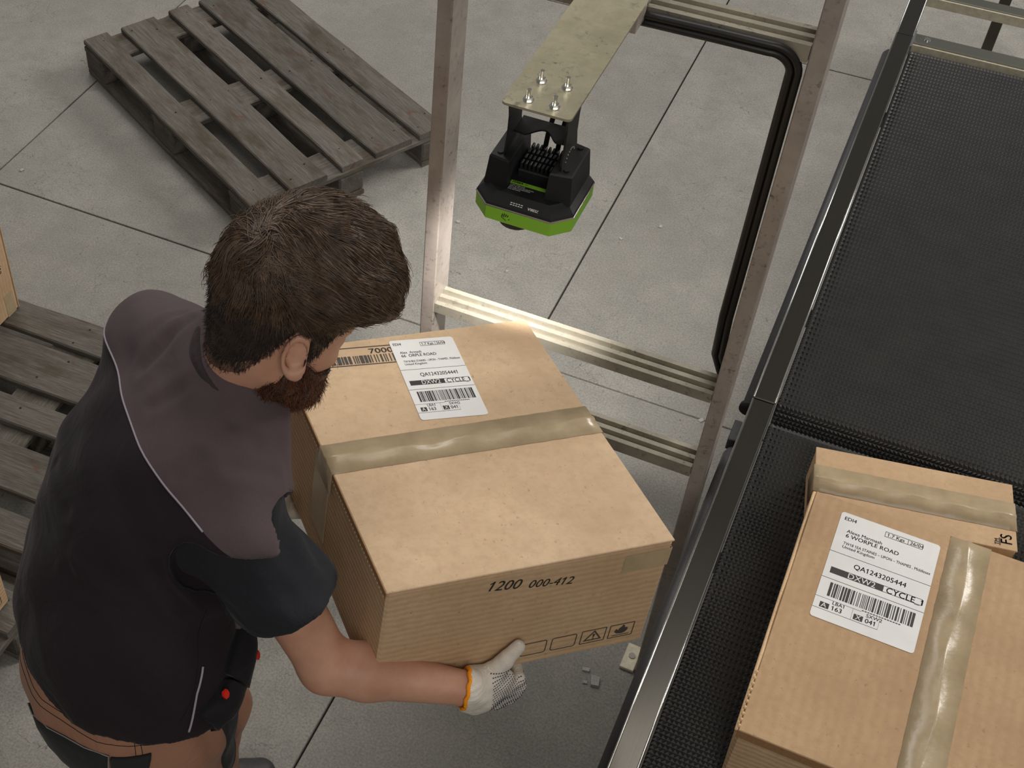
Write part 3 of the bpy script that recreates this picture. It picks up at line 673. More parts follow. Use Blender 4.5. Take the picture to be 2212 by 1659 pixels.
spot('floor_pool_fill', (SX - .02, SY + .05, 1.588), (-.85, 2.95, 0), 270, 50, 1.0, .04)  # added spot, aimed past the carton to make a light pool on the floor

# ================================================================== crumbs of concrete on the floor
chips = [(-.24, 1.871, .012), (-.272, 1.895, .007), (-.262, 1.86, .005), (-1.27, 2.28, .006), (-2.0, 2.52, .006), (-2.73, 2.94, .006), (-.62, 3.64, .006), (-.72, 3.52, .005), (-.56, 2.98, .005), (-1.24, 3.36, .006), (-.25, 2.84, .007), (.06, 3.9, .005), (-.05, 4.15, .006), (-1.0, 3.2, .005)]
CL = ['largest grey crumb of broken concrete on the floor near the portal foot', 'grey concrete crumb just left of the largest crumb', 'smallest concrete crumb beside the largest crumb near the portal foot',
      'tiny crumb on the floor between the worker and the left portal post', 'tiny crumb on the floor just above the worker\'s far shoulder', 'tiny crumb on the slab left of the worker near the joint crossing',
      'pale crumb on the slab right of the scanner', 'pale crumb on the slab behind the scanner', 'pale crumb on the slab below right of the scanner beyond the lower beam', 'tiny crumb on the floor beside the end of the empty pallet',
      'tiny crumb near the slab joint seen through the portal', 'tiny crumb beneath the bare conveyor frame', 'tiny crumb on the floor left of the bare conveyor frame', 'tiny crumb just right of the left portal post']
for k, (x, y, s) in enumerate(chips):
    r = random.Random(k); v = [(r.uniform(.6, 1) * s * cx_ * 1.4, r.uniform(.6, 1) * s * cy_, (0 if cz_ < 0 else r.uniform(.5, .9) * s)) for cx_ in (-1, 1) for cy_ in (-1, 1) for cz_ in (-1, 1)]
    m = MB(); m.add(v, [(0, 1, 3, 2), (4, 6, 7, 5), (0, 4, 5, 1), (2, 3, 7, 6), (0, 2, 6, 4), (1, 5, 7, 3)])
    o = m.build('concrete_crumb', STONE, loc=(x, y, 0), rot=(0, 0, r.random() * 6))
    tag(o, CL[k], 'crumb', 'small crumbs on the floor')

# ================================================================== signed-distance modelling (one continuous surface per garment / body)
def f32(a): return np.asarray(a, np.float32)
def smin(a, b, k):
    h = np.clip(.5 + .5 * (b - a) / k, 0, 1); return b * (1 - h) + a * h - k * h * (1 - h)
def smax(a, b, k): return -smin(-a, -b, k)
def s_cone(P, a, b, ra, rb):
    a, b = f32(a), f32(b); ab = b - a; q = P - a; t = np.clip((q @ ab) / float(ab @ ab), 0, 1)
    d = q - t[:, None] * ab; return np.sqrt((d * d).sum(1)) - (ra + (rb - ra) * t)
def s_ell(P, c, axes, r):
    q = (P - f32(c)) @ f32(axes).T; r = f32(r); k0 = np.sqrt(((q / r) ** 2).sum(1)); k1 = np.sqrt(((q / (r * r)) ** 2).sum(1)) + 1e-6
    return k0 * (k0 - 1) / k1
def s_plane(P, o, n): return (P - f32(o)) @ f32(nrm(n))
def mesh_sdf(name, fn, lo, hi, h, smooth=1):
    """naive surface nets on a grid refined only near the surface"""
    lo = f32(lo); n = [int(math.ceil((b - a) / h / 4)) * 4 + 1 for a, b in zip(lo, hi)]
    C4 = [k // 4 + 1 for k in n]; gx, gy, gz = [np.arange(k, dtype=np.float32) * 4 * h for k in C4]
    Pc = np.stack(np.meshgrid(gx, gy, gz, indexing='ij'), -1).reshape(-1, 3) + lo; dc = fn(Pc).reshape(C4)
    near = np.abs(dc) < 4 * h * 2.2
    val = np.repeat(np.repeat(np.repeat(dc, 4, 0), 4, 1), 4, 2)[:n[0], :n[1], :n[2]].astype(np.float32).copy()
    act = np.zeros_like(near)
    pad = np.pad(near, 1)
    for dx in (0, 1, 2):
        for dy in (0, 1, 2):
            for dz in (0, 1, 2): act |= pad[dx:dx + C4[0], dy:dy + C4[1], dz:dz + C4[2]]
    am = np.repeat(np.repeat(np.repeat(act, 4, 0), 4, 1), 4, 2)[:n[0], :n[1], :n[2]]
    idx = np.argwhere(am); out = np.empty(len(idx), np.float32)
    for s in range(0, len(idx), 400000): out[s:s + 400000] = fn(idx[s:s + 400000].astype(np.float32) * h + lo)
    val[am] = out
    S = val < 0
    c = [S[i:n[0] - 1 + i, j:n[1] - 1 + j, k:n[2] - 1 + k] for i in (0, 1) for j in (0, 1) for k in (0, 1)]
    cnt = sum(x.astype(np.int8) for x in c); cell = (cnt > 0) & (cnt < 8); ci = np.argwhere(cell)
    vid = np.full(cell.shape, -1, np.int32); vid[cell] = np.arange(len(ci))
    acc = np.zeros((len(ci), 3), np.float32); num = np.zeros(len(ci), np.float32)
    corner = [(i, j, k) for i in (0, 1) for j in (0, 1) for k in (0, 1)]
    vals = np.stack([val[ci[:, 0] + i, ci[:, 1] + j, ci[:, 2] + k] for i, j, k in corner], 1)
    for a_ in range(8):
        for b_ in range(a_ + 1, 8):
            A, B = np.array(corner[a_]), np.array(corner[b_])
            if abs(A - B).sum() != 1: continue
            va, vb = vals[:, a_], vals[:, b_]; m = (va < 0) != (vb < 0); t = va[m] / (va[m] - vb[m])
            acc[m] += A + (B - A) * t[:, None]; num[m] += 1
    vert = (ci + acc / num[:, None]) * h + lo
    quads = []
    for ax in range(3):
        u, w = [k for k in range(3) if k != ax]
        sl0 = [slice(None)] * 3; sl1 = [slice(None)] * 3; sl0[ax] = slice(0, n[ax] - 1); sl1[ax] = slice(1, n[ax])
        ch = S[tuple(sl0)] != S[tuple(sl1)]; e = np.argwhere(ch)
        e = e[(e[:, u] > 0) & (e[:, w] > 0) & (e[:, u] < n[u] - 1) & (e[:, w] < n[w] - 1)]
        ins = S[e[:, 0], e[:, 1], e[:, 2]]
        def g(du, dw):
            k = e.copy(); k[:, u] -= du; k[:, w] -= dw; return vid[k[:, 0], k[:, 1], k[:, 2]]
        q = np.stack([g(1, 1), g(0, 1), g(0, 0), g(1, 0)], 1)
        flip = ins if ax != 1 else ~ins
        q[~flip] = q[~flip][:, ::-1]; quads.append(q)
    q = np.concatenate(quads); q = q[(q >= 0).all(1)]
    for _ in range(smooth):
        acc = np.zeros_like(vert); num = np.zeros(len(vert), np.float32)
        for i in range(4):
            np.add.at(acc, q[:, i], vert[q[:, (i + 1) % 4]]); np.add.at(num, q[:, i], 1)
        vert = vert * .4 + acc / np.maximum(num, 1)[:, None] * .6
    return vert, q
def vnoise(P, scale, seed=0):
    """cheap smooth pseudo noise from a few sines, about -1..1"""
    r = np.random.default_rng(seed); out = np.zeros(len(P), np.float32)
    for k in range(5):
        d = r.normal(size=3); d /= np.linalg.norm(d); out += np.sin((P @ f32(d)) * scale * r.uniform(.6, 1.7) + r.uniform(0, 6.3))
    return out / 2.5

# ------------------------------------------------------------------ the worker: joints in world coordinates
FW = nrm((.62, .785, 0)); RT = nrm((.785, -.62, 0)); UP = V(0, 0, 1)
pel = V(-.848, .932, 1.0); abd = V(-.872, .985, 1.125); che = V(-.868, 1.088, 1.275)
lsh = V(-.966, 1.265, 1.405); rsh = V(-.706, 1.052, 1.36); c7 = V(-.792, 1.205, 1.445)
an = math.radians(40); SP = FW * math.sin(an) + UP * math.cos(an); DP = FW * math.cos(an) - UP * math.sin(an); CH = [RT, DP, SP]
an2 = math.radians(20); SP2 = FW * math.sin(an2) + UP * math.cos(an2); DP2 = FW * math.cos(an2) - UP * math.sin(an2); AB = [RT, DP2, SP2]; PE = [RT, FW, UP]
relb = V(-.54, 1.02, 1.09); rwri = V(-.334, 1.101, 1.052); lelb = V(-1.01, 1.42, 1.13); lwri = V(-.86, 1.52, 1.08)
rhip = pel + RT * .092 - UP * .06; lhip = pel - RT * .092 - UP * .06
lank = V(-.945, 1.155, .10); rank = V(-.72, .87, .10); lkn = (lhip + lank) / 2 + FW * .09; rkn = (rhip + rank) / 2 + FW * .05
# head frame
ya = math.radians(53); pt = math.radians(33); fh = V(math.cos(ya), math.sin(ya), 0)
HF = fh * math.cos(pt) - UP * math.sin(pt); HT = fh * math.sin(pt) + UP * math.cos(pt); HS = np.cross(HF, HT); HX = np.array([HF, HS, HT]); HSC = 1.10
ear_w = V(-.6555, 1.1674, 1.6); HC = ear_w - (HF * -.012 + HS * .080 + HT * -.012) * HSC
def hp(a, b, c): return HC + (HF * a + HS * b + HT * c) * HSC
def head_local(P): return ((P - f32(HC)) @ f32(HX).T) / HSC
I3 = np.eye(3)
def sd_skull(L):
    d = s_ell(L, (-.008, 0, .028), I3, (.100, .077, .098))
    d = smin(d, s_ell(L, (.030, 0, -.040), I3, (.066, .060, .082)), .03)
    return d
def sd_head(L):
    d = sd_skull(L)
    for s in (-1, 1): d = smin(d, s_cone(L, (.078, .006 * s, -.100), (.006, .052 * s, -.066), .020, .018), .022)
    d = smin(d, s_cone(L, (.084, -.030, .014), (.084, .030, .014), .014, .014), .02)
    d = smin(d, s_cone(L, (.093, 0, .006), (.113, 0, -.030), .007, .0125), .012)
    for s in (-1, 1):
        d = smin(d, s_ell(L, (.104, .011 * s, -.034), I3, (.010, .008, .008)), .006)
        d = smax(d, -(np.sqrt((((L - f32((.100, .031 * s, -.006)))) ** 2).sum(1)) - .013), .012)
        d = smin(d, np.sqrt((((L - f32((.083, .031 * s, -.007)))) ** 2).sum(1)) - .0125, .003)
        d = smin(d, s_ell(L, (.062, .042 * s, -.032), I3, (.024, .020, .018)), .02)
    d = smin(d, s_cone(L, (.096, -.016, -.060), (.096, .016, -.060), .008, .008), .008)
    for s in (-1, 1):                                                 # ears: rim, bowl, lobe
        ax = np.array([[math.cos(.28), 0, math.sin(.28)], [0, 1, 0], [-math.sin(.28), 0, math.cos(.28)]]); th = s * .45
        rz = np.array([[math.cos(th), math.sin(th), 0], [-math.sin(th), math.cos(th), 0], [0, 0, 1]])
        c = f32((-.014, .0835 * s, -.012)); q = (L - c) @ f32(rz).T @ f32(ax).T
        e = np.sqrt((q[:, 0] / .0165) ** 2 + (q[:, 2] / .028) ** 2); rim = np.sqrt(((e - 1) * .020) ** 2 + (q[:, 1] - .0055 * s) ** 2) - .0045
        rim = np.where(q[:, 0] > .013, rim + (q[:, 0] - .013) * 1.2, rim)
        bowl = s_ell(q, (0, -.0045 * s, 0), I3, (.015, .0065, .026)); bowl = smax(bowl, -s_ell(q, (.004, .0075 * s, -.003), I3, (.0085, .0065, .014)), .003)
        lobe = s_ell(q, (.005, .002 * s, -.026), I3, (.0085, .0055, .010))
        ear = smin(smin(rim, bowl, .005), lobe, .008); d = smin(d, ear, .005)
    return d
def sd_torso(P, g=0.0, k=.07):
    d = s_ell(P, pel, PE, (.175 + g, .125 + g, .13 + g))
    d = smin(d, s_ell(P, abd, AB, (.158 + g, .118 + g, .17 + g)), k)
    d = smin(d, s_ell(P, che, CH, (.178 + g, .128 + g, .18 + g)), k)
    d = smin(d, s_cone(P, c7 - HT * .01, lsh, .064 + g * .8, .060 + g * .8), k * .8)
    d = smin(d, s_cone(P, c7 - HT * .01, rsh, .064 + g * .8, .060 + g * .8), k * .8)
    return d
def sd_arm(P, sh, el, wr, hand_dir):
    d = s_cone(P, sh, el, .056, .043); mid = sh * .55 + el * .45
    d = smin(d, s_ell(P, mid, I3, (.055, .055, .055)), .03)
    f1 = el * .72 + wr * .28
    d = smin(d, s_cone(P, el, f1, .042, .044), .02); d = smin(d, s_cone(P, f1, wr, .043, .0275), .02)
    d = smin(d, s_cone(P, wr, wr + hand_dir * .035, .024, .012), .012)
    return d
HE = nrm(BR[:, 0]); HN = nrm(-BR[:, 1]); HU = nrm(BR[:, 2])          # along the carton edge, out of its front face, up
def sd_body(P):
    L = head_local(P); d = sd_head(L) * HSC
    d = smin(d, s_cone(P, c7 - UP * .03, hp(-.022, 0, -.055), .066, .058), .035)
    d = smin(d, sd_torso(P), .03)
    d = smin(d, sd_arm(P, rsh, relb, rwri, HE), .03); d = smin(d, sd_arm(P, lsh, lelb, lwri, HE), .03)
    for hip, kn, ank in ((rhip, rkn, rank), (lhip, lkn, lank)):
        d = smin(d, smin(s_cone(P, hip, kn, .088, .055), s_cone(P, kn, ank, .054, .036), .03), .04); d = smin(d, s_cone(P, ank - UP * .03, ank + FW * .14 - UP * .06, .034, .026), .03)
    return d
bc = V(-.80, 1.02, 0)
per = thing('person', 'bearded man in dark purple work vest and brown trousers bending to hold the carton', 'person', tuple(bc))
def body_part(name, vq, mat, parent=per, smooth=True, kind=None):
    v, q = vq; return obj(name, mesh_np(name, v - bc.astype(np.float32), q, smooth), mat, parent, kind=kind)
body = body_part('body', mesh_sdf('body', sd_body, (-1.16, .68, 0.0), (-.22, 1.62, 1.86), .0045), SKIN)

# ------------------------------------------------------------------ trousers and shoes
def sd_pants(P):
    d = s_ell(P, pel - UP * .01 + V(-.014, -.008, 0), PE, (.220, .168, .15)); d = smin(d, s_ell(P, abd - UP * .05, AB, (.180, .138, .10)), .05)
    for hip, kn, ank in ((rhip, rkn, rank), (lhip, lkn, lank)):
        d = smin(d, smin(s_cone(P, hip, kn, .104, .078), s_cone(P, kn, ank, .078, .07), .03), .05)
    d = d + .004 * vnoise(P, 34, 3) + .0025 * vnoise(P, 70, 4)
    d = smax(d, s_plane(P, V(0, 0, 1.135), UP), .004)
    return smax(d, s_plane(P, V(0, 0, .085), -UP), .004)
PV = mesh_sdf('trousers', sd_pants, (-1.16, .66, .06), (-.5, 1.36, 1.16), .006); pants = body_part('trousers', PV, PANTS)
pants['label'] = 'brown canvas work trousers'
for ank in (rank, lank):
    def sd_shoe(P, ank=ank):
        a = V(ank[0], ank[1], .05); d = s_cone(P, a - FW * .04, a + FW * .10, .045, .042); d = smin(d, s_cone(P, a + FW * .08, a + FW * .15 - UP * .008, .044, .036), .03)
        d = smin(d, s_cone(P, a, a + UP * .06, .045, .046), .03); return smax(d, -P[:, 2] + .002, .006)
    c = ank + FW * .05; body_part('shoe', mesh_sdf('shoe', sd_shoe, (c[0] - .18, c[1] - .18, -.01), (c[0] + .18, c[1] + .18, .18), .006), SHOE)

# ------------------------------------------------------------------ black tee shirt
adir = nrm(relb - rsh); ldir = nrm(lelb - lsh); sl_end = rsh + adir * .185
def sd_tee(P):
    d = sd_torso(P, .010)
    n = .0045 * vnoise(P, 42, 5) + .003 * vnoise(P, 90, 6)
    s = smin(s_cone(P, rsh - RT * .02 - FW * .01 + adir * .015, sl_end + adir * .03, .067, .086), s_cone(P, rsh - RT * .045 - FW * .03 + adir * .05, sl_end, .066, .072), .03) + n; s = smax(s, s_plane(P, sl_end, nrm(adir + RT * -.05)), .006)
    l = s_cone(P, lsh + ldir * .07, lsh + ldir * .2, .064, .078) + n; l = smax(l, s_plane(P, lsh + ldir * .17, ldir), .006)
    d = smin(smin(d, s, .03), l, .03)
    return smax(smax(d, -(s_cone(P, c7 - UP * .05, hp(-.02, 0, -.05), .070, .074)), .01), s_plane(P, V(0, 0, .99), -UP), .006)
tee = body_part('tee_shirt', mesh_sdf('tee', sd_tee, (-1.2, .70, .96), (-.45, 1.50, 1.56), .0055, 3), TEE); tee['label'] = 'black short sleeved tee shirt'

# ------------------------------------------------------------------ vest
nkv = nrm(hp(-.022, 0, -.055) - (c7 - UP * .02))
hem_o, hem_n = V(-.81, .80, 1.098), nrm(V(.12, .03, 1.0))
CREASES = [((-.8615, 1.2181, 1.5347), (-.9111, 1.1482, 1.4721), .0045), ((-.885, 1.235, 1.52), (-.93, 1.20, 1.48), .0035), ((-.7237, 1.1004, 1.4904), (-.685, 1.095, 1.47), .004), ((-.7665, 1.0085, 1.4462), (-.7472, 1.0361, 1.4669), .0035),
           ((-.80, 1.13, 1.515), (-.86, 1.09, 1.465), .003), ((-.70, 1.045, 1.46), (-.655, 1.08, 1.43), .003), ((-1.0, 1.02, 1.34), (-.93, .95, 1.34), .0035), ((-.90, .88, 1.29), (-.80, .87, 1.27), .0035), ((-.765, .916, 1.336), (-.71, .905, 1.27), .004), ((-.86, .83, 1.18), (-.74, .82, 1.17), .003), ((-.93, .84, 1.16), (-1.0, .90, 1.12), .003)]
def sd_vest(P):
    g = .026
    d = s_ell(P, pel + UP * .06, PE, (.216, .165, .20)); d = smin(d, s_ell(P, abd, AB, (.182 + g, .128 + g, .17 + g)), .08)
    d = smin(d, s_ell(P, che - DP * .012, CH, (.190 + g, .118 + g * 1.1, .185 + g)), .08)
    sh = smin(s_cone(P, c7 + nkv * .040, lsh + (lsh - c7) * .06, .070, .078), s_cone(P, c7 + nkv * .040, rsh + (rsh - c7) * .20 + FW * .01, .070, .086), .05)
    d = smin(d, sh, .07)
    d = d + .0045 * vnoise(P * f32((1, 1.9, .7)), 26, 7) + .0022 * vnoise(P, 62, 8)
    for ca_, cb2, dp in CREASES:
        k = s_cone(P, ca_, cb2, 0, 0); d = d + dp * np.exp(-(k / .009) ** 2) - dp * .7 * np.exp(-((k - .02) / .012) ** 2)
    d = smax(d, -s_cone(P, rsh + adir * .032 + RT * .008, rsh + adir * .4, .086, .092), .006)
    d = smax(d, -s_cone(P, (-.705, .958, 1.335), (-.62, .95, 1.30), .050, .075), .012)
    d = smax(d, -s_cone(P, c7 - UP * .02, hp(-.02, 0, -.03), .0635, .064), .006)
    return smax(d, s_plane(P, hem_o, -hem_n), .003)
vv, vq = mesh_sdf('vest', sd_vest, (-1.22, .66, .94), (-.50, 1.50, 1.60), .005, 4)
yo_o, yo_n = V(-.8832, 1.0865, 1.4329), V(.436, .4743, .7648)
def bvh_of(me): return BVHTree.FromPolygons([v.co.copy() for v in me.vertices], [tuple(p.vertices) for p in me.polygons])
me = mesh_np('vest', vv - bc.astype(np.float32), vq)
bm = bmesh.new(); bm.from_mesh(me)
cutg = bmesh.ops.bisect_plane(bm, geom=bm.verts[:] + bm.edges[:] + bm.faces[:], plane_co=Vector(yo_o - bc), plane_no=Vector(yo_n))
cut_e = [tuple(np.array(v.co) for v in e.verts) for e in cutg['geom_cut'] if isinstance(e, bmesh.types.BMEdge)]
cut_n = {tuple(np.round(np.array(v.co), 5)): np.array(v.normal) for e in cutg['geom_cut'] if isinstance(e, bmesh.types.BMEdge) for v in e.verts}
bm.to_mesh(me); bm.free()
VB = bvh_of(me); vest_me = me
co = np.empty(len(me.vertices) * 3, np.float32); me.vertices.foreach_get('co', co); co = co.reshape(-1, 3) + bc.astype(np.float32)
cen = np.array([co[list(p.vertices)].mean(0) for p in me.polygons])
isy = s_plane(cen, yo_o, yo_n) > 0
def submesh(name, mask):
    bm = bmesh.new(); bm.from_mesh(vest_me); bm.faces.ensure_lookup_table()
    bmesh.ops.delete(bm, geom=[f for f, k in zip(bm.faces, mask) if not k], context='FACES')
    m2 = bpy.data.meshes.new(name); bm.to_mesh(m2); bm.free(); m2.polygons.foreach_set('use_smooth', [True] * len(m2.polygons)); return m2
vest = obj('work_vest', submesh('work_vest', ~isy), VEST, per); vest['label'] = 'dark purple sleeveless work vest'
yoke = obj('yoke', submesh('yoke', isy), YOKE, vest); yoke['label'] = 'paler shoulder yoke'
# piping follows the seam across the back
adj = {}
for a_, b_ in cut_e:
    ka, kb = tuple(np.round(a_, 5)), tuple(np.round(b_, 5)); adj.setdefault(ka, []).append(kb); adj.setdefault(kb, []).append(ka)
seen = set(); best = []
for st in adj:
    if st in seen: continue
    path = [st]; seen.add(st)
    for _ in range(2):
        while True:
            nx = [k for k in adj[path[-1]] if k not in seen]
            if not nx: break
            path.append(nx[0]); seen.add(nx[0])
        path = path[::-1]
    if len(path) > len(best): best = path
pp = [np.array(k) + cut_n[k] * .0006 for k in best]; back = [p for p in pp if (p + bc - c7) @ (-DP) > -.02]
run = []; runs = [run]
for p, q in zip(pp, pp[1:] + pp[:1]):
    if (p + bc - che) @ DP < -.005: run.append(p)
    else: run = []; runs.append(run)
run = max(runs, key=len)[::4]
m = MB(); m.tube(run, .0017, 6); m.build('piping', PIPE, vest, True)
# collar stand round the neck
nk = nrm(hp(-.022, 0, -.055) - (c7 - UP * .02))
def sd_collar(P):
    a, b = c7 - UP * .03, hp(-.02, 0, -.02); d = s_cone(P, a, b, .093, .0830); d = smax(d, -s_cone(P, a - nk * .05, b, .068, .0655), .003)
    d = smax(d, s_plane(P, c7 + nk * .070, nk + FW * .35), .004); return smax(d, s_plane(P, c7 - nk * .035, -nk), .004)
collar = body_part('collar', mesh_sdf('collar', sd_collar, (-.95, 1.05, 1.30), (-.6, 1.40, 1.60), .004), COLLAR, vest)
def patch(name, bvh, corners, mat, parent, off=.002, thick=.004, nu=10, nv=10, puff=0.0):
    """a cloth piece laid on a surface between four world corners"""
    c = [V(*k) - bc for k in corners]; top = []; bot = []
    for i in range(nu + 1):
        for j in range(nv + 1):
            u, v = i / nu, j / nv; p = (c[0] * (1 - u) + c[1] * u) * (1 - v) + (c[3] * (1 - u) + c[2] * u) * v
            loc, nor, _, _ = bvh.find_nearest(Vector(p)); n = np.array(nor); k = off + thick + puff * math.sin(math.pi * u) * math.sin(math.pi * v)
            top.append(np.array(loc) + n * k); bot.append(np.array(loc) + n * (off - .004))
    N = len(top); W = nv + 1; f = []
    for i in range(nu):
        for j in range(nv): a = i * W + j; f.append((a, a + 1, a + W + 1, a + W)); f.append((N + a, N + a + W, N + a + W + 1, N + a + 1))
    ring = [i * W for i in range(nu + 1)] + [nu * W + j for j in range(1, W)] + [i * W + nv for i in range(nu - 1, -1, -1)] + [j for j in range(nv - 1, 0, -1)]
    for a, b in zip(ring, ring[1:] + ring[:1]): f.append((a, b, N + b, N + a))
    m = MB(); m.add(top + bot, f); o = m.build(name, mat, parent, True)
    return o, [top[k] for k in ring]
def line_on(name, bvh, pts, r, mat, parent, off=.003, n=14):
    P_ = [V(*k) - bc for k in pts]; out = []
    for a, b in zip(P_, P_[1:]):
        for k in range(n):
            loc, nor, _, _ = bvh.find_nearest(Vector(a + (b - a) * k / n)); out.append(np.array(loc) + np.array(nor) * off)
    m = MB(); m.tube(out, r, 5); return m.build(name, mat, parent, True)
# pockets, buttons and binding at the right side of the vest
patch('pocket', VB, [(-.672, .972, 1.178), (-.668, 1.005, 1.135), (-.650, .930, 1.085), (-.660, .905, 1.150)], BLACK_C, vest, .003, .016, puff=.012)
patch('pocket', VB, [(-.656, .903, 1.140), (-.650, .922, 1.095), (-.654, .855, 1.080), (-.670, .840, 1.130)], BLACK_C, vest, .003, .014, puff=.010)
for cpt, hh in (((-.6605, .9600, 1.126), .026), ((-.659, .8790, 1.1437), .020)):
    loc, nor, _, _ = VB.find_nearest(Vector(V(*cpt) - bc)); loc = np.array(loc); n_ = np.array(nor); a_ = nrm(np.cross(n_, UP)); b_ = np.cross(n_, a_)
    m = MB(); m.prism([(-.006, -.008), (.004, -.009), (.007, -.001), (.005, .008), (-.003, .009), (-.007, .002)], loc + n_ * hh, a_ * .8, b_ * .8, n_, .005); m.build('button', RED, vest)
patch('facing', VB, [(-.684, .985, 1.20), (-.676, 1.01, 1.175), (-.668, .985, 1.15), (-.672, .965, 1.18)], YOKE, vest, .002, .006)
line_on('binding', VB, [(-.676, .88, 1.192), (-.672, .852, 1.163), (-.668, .833, 1.135), (-.672, .818, 1.105)], .002, PIPE, vest, .003)
line_on('side_seam', VB, [(-.70, .93, 1.26), (-.70, .89, 1.20), (-.70, .86, 1.15), (-.71, .82, 1.10)], .0011, BLACK_C, vest, .0012)
line_on('armhole_binding', VB, [(-.735, .965, 1.385), (-.72, .945, 1.345), (-.70, .945, 1.30), (-.685, .965, 1.27)], .0014, BLACK_C, vest, .002)
# trouser pockets, loops, seams
TB = bvh_of(pants.data)
po, ring = patch('back_pocket', TB, [(-.955, .83, .985), (-.780, .768, 1.045), (-.785, .760, .93), (-.96, .81, .84)], PATCH, pants, .001, .002)
m = MB(); m.tube([p for p in ring[::2]] + [ring[0]], .0011, 5); m.build('stitching', THREAD, pants, True)
po, ring = patch('thigh_pocket', TB, [(-.668, .885, 1.015), (-.675, .955, 1.04), (-.685, .98, .84), (-.665, .89, .85)], PATCH, pants, .001, .003)
patch('pocket_flap', TB, [(-.776, .765, 1.045), (-.722, .785, 1.055), (-.73, .782, 1.02), (-.776, .762, 1.015)], PATCH, pants, .002, .004, puff=.004)
for dz in (0, .014): line_on('waist_seam', TB, [(-1.0, .88, 1.03 - dz), (-.92, .79, 1.055 - dz), (-.80, .765, 1.075 - dz), (-.70, .81, 1.075 - dz), (-.665, .88, 1.065 - dz)], .0006, BLACK_C, pants, .0003)
for dx in (0, .012): line_on('centre_seam', TB, [(-.742 + dx, .775, 1.08), (-.742 + dx, .775, .92)], .0006, BLACK_C, pants, .0003)

# ------------------------------------------------------------------ right hand in a knitted glove, gripping the carton's lower edge
e5 = BC + BR @ V(0, 0, -bh); GO = e5 + (BR @ V(bw, 0, 0)) * .415; GX = np.array([HE, HN, HU])
def gp(e, n, u): return GO + HE * e + HN * n + HU * u
FING = [(-.0135, .0100, .000, 1.0), (-.030, .0102, .004, 1.08), (-.046, .0098, .001, 1.0), (-.060, .0088, -.008, .82)]
def sd_glove(P):
    d = s_ell(P, gp(-.005, .022, -.014), GX, (.048, .019, .046)); d = smin(d, s_ell(P, gp(-.02, .024, -.004), GX, (.04, .022, .036)), .02)
    fd = nrm(rwri - relb); d = smin(d, s_cone(P, rwri - fd * .004, gp(-.03, .024, -.010), .035, .036), .02)
    for u, r, de, ln in FING:
        k0, k1, k2, k3 = gp(.022 + de, .024, u + .002), gp(.050 + de, .017, u), gp(.058 + de, -.010, u - .001), gp(.046 + de, -.010 - .024 * ln, u)
        f = smin(s_cone(P, k0, k1, r * 1.12, r * 1.05), s_cone(P, k1, k2, r * 1.05, r), .006); f = smin(f, s_cone(P, k2, k3, r, r * .88), .006)
        d = smin(d, f, .007)
    t0, t1, t2 = gp(-.012, .024, .018), gp(.014, .020, .048), gp(.036, .0145, .069)
    d = smin(d, smin(s_cone(P, t0, t1, .0175, .0135), s_cone(P, t1, t2, .0135, .0115), .006), .010)
    ribs = np.sin(((P - f32(GO)) @ f32(HU)) * 900) * .0008 * np.clip((-.02 - (P - f32(GO)) @ f32(HE)) * 40, 0, 1)
    d = d + ribs + .0006 * vnoise(P, 260, 12)
    d = smax(d, -(s_cone(P, relb, rwri - fd * .022, .030, .0290)), .002)
    return smax(d, s_plane(P, rwri - fd * .002, -fd), .002)
glove = body_part('work_glove', mesh_sdf('glove', sd_glove, tuple(GO - .13), tuple(GO + .13), .0024), KNIT, per); glove['label'] = 'white knitted glove with navy grip dots and orange cuff'
GB = bvh_of(glove.data); fd = nrm(rwri - relb); c0 = rwri - fd * .001 - bc; ca = nrm(np.cross(fd, UP)); cb_ = np.cross(fd, ca)
m = MB(); m.tube([c0 + (ca * math.cos(k * math.pi / 14) + cb_ * math.sin(k * math.pi / 14)) * .0325 + fd * .0016 * math.sin(k * 2.1) for k in range(29)], .0036, 7, False); m.build('cuff', ORANGE, glove, True)
m = MB(); iu = 0; u = -.062
while u < .040:
    e = -.014 + (.003 if u < -.02 else 0) + (.0021 if iu % 2 else 0)
    while e < .068:
        q = gp(e, .09, u) - bc; loc, nor, _, _ = GB.ray_cast(Vector(q), Vector(-HN))
        if loc is not None and np.array(nor) @ HN > .25:
            l = np.array(loc); n_ = np.array(nor); a = nrm(HE - n_ * (HE @ n_)); b = np.cross(n_, a)
            ring_ = [l + n_ * .0006 + a * (.0016 * math.cos(k * math.pi / 3)) + b * (.0011 * math.sin(k * math.pi / 3)) for k in range(6)]
            m.add(ring_ + [l + n_ * .0013, l - n_ * .0004], [(k, (k + 1) % 6, 6) for k in range(6)] + [((k + 1) % 6, k, 7) for k in range(6)])
        e += .0042
    u += .0046; iu += 1
m.build('grip_dots', NAVY, glove, kind='stuff')
# left glove on the far side of the carton (hidden behind the head)
LG = BC + BR @ V(-.012, bl * .80, -bh - .005)
def sd_lglove(P):
    d = s_cone(P, lwri, LG - HE * .03, .032, .036)
    d = smin(d, s_ell(P, LG - HE * .018, [HE, HN, HU], (.024, .042, .034)), .02)
    for k in range(4):
        b0 = LG - HE * .01 + HN * (.028 - .018 * k) - HU * .020; d = smin(d, smin(s_cone(P, b0, b0 + HE * .035 - HU * .004, .011, .010), s_cone(P, b0 + HE * .035 - HU * .004, b0 + HE * .06 - HU * .001, .010, .009), .005), .008)
    d = smin(d, s_cone(P, LG - HE * .02 + HN * .03, LG - HE * .014 + HN * .045 + HU * .05, .014, .011), .01)
    return d
body_part('work_glove', mesh_sdf('glove2', sd_lglove, tuple(LG - .17), tuple(LG + .13), .004), KNIT, per)

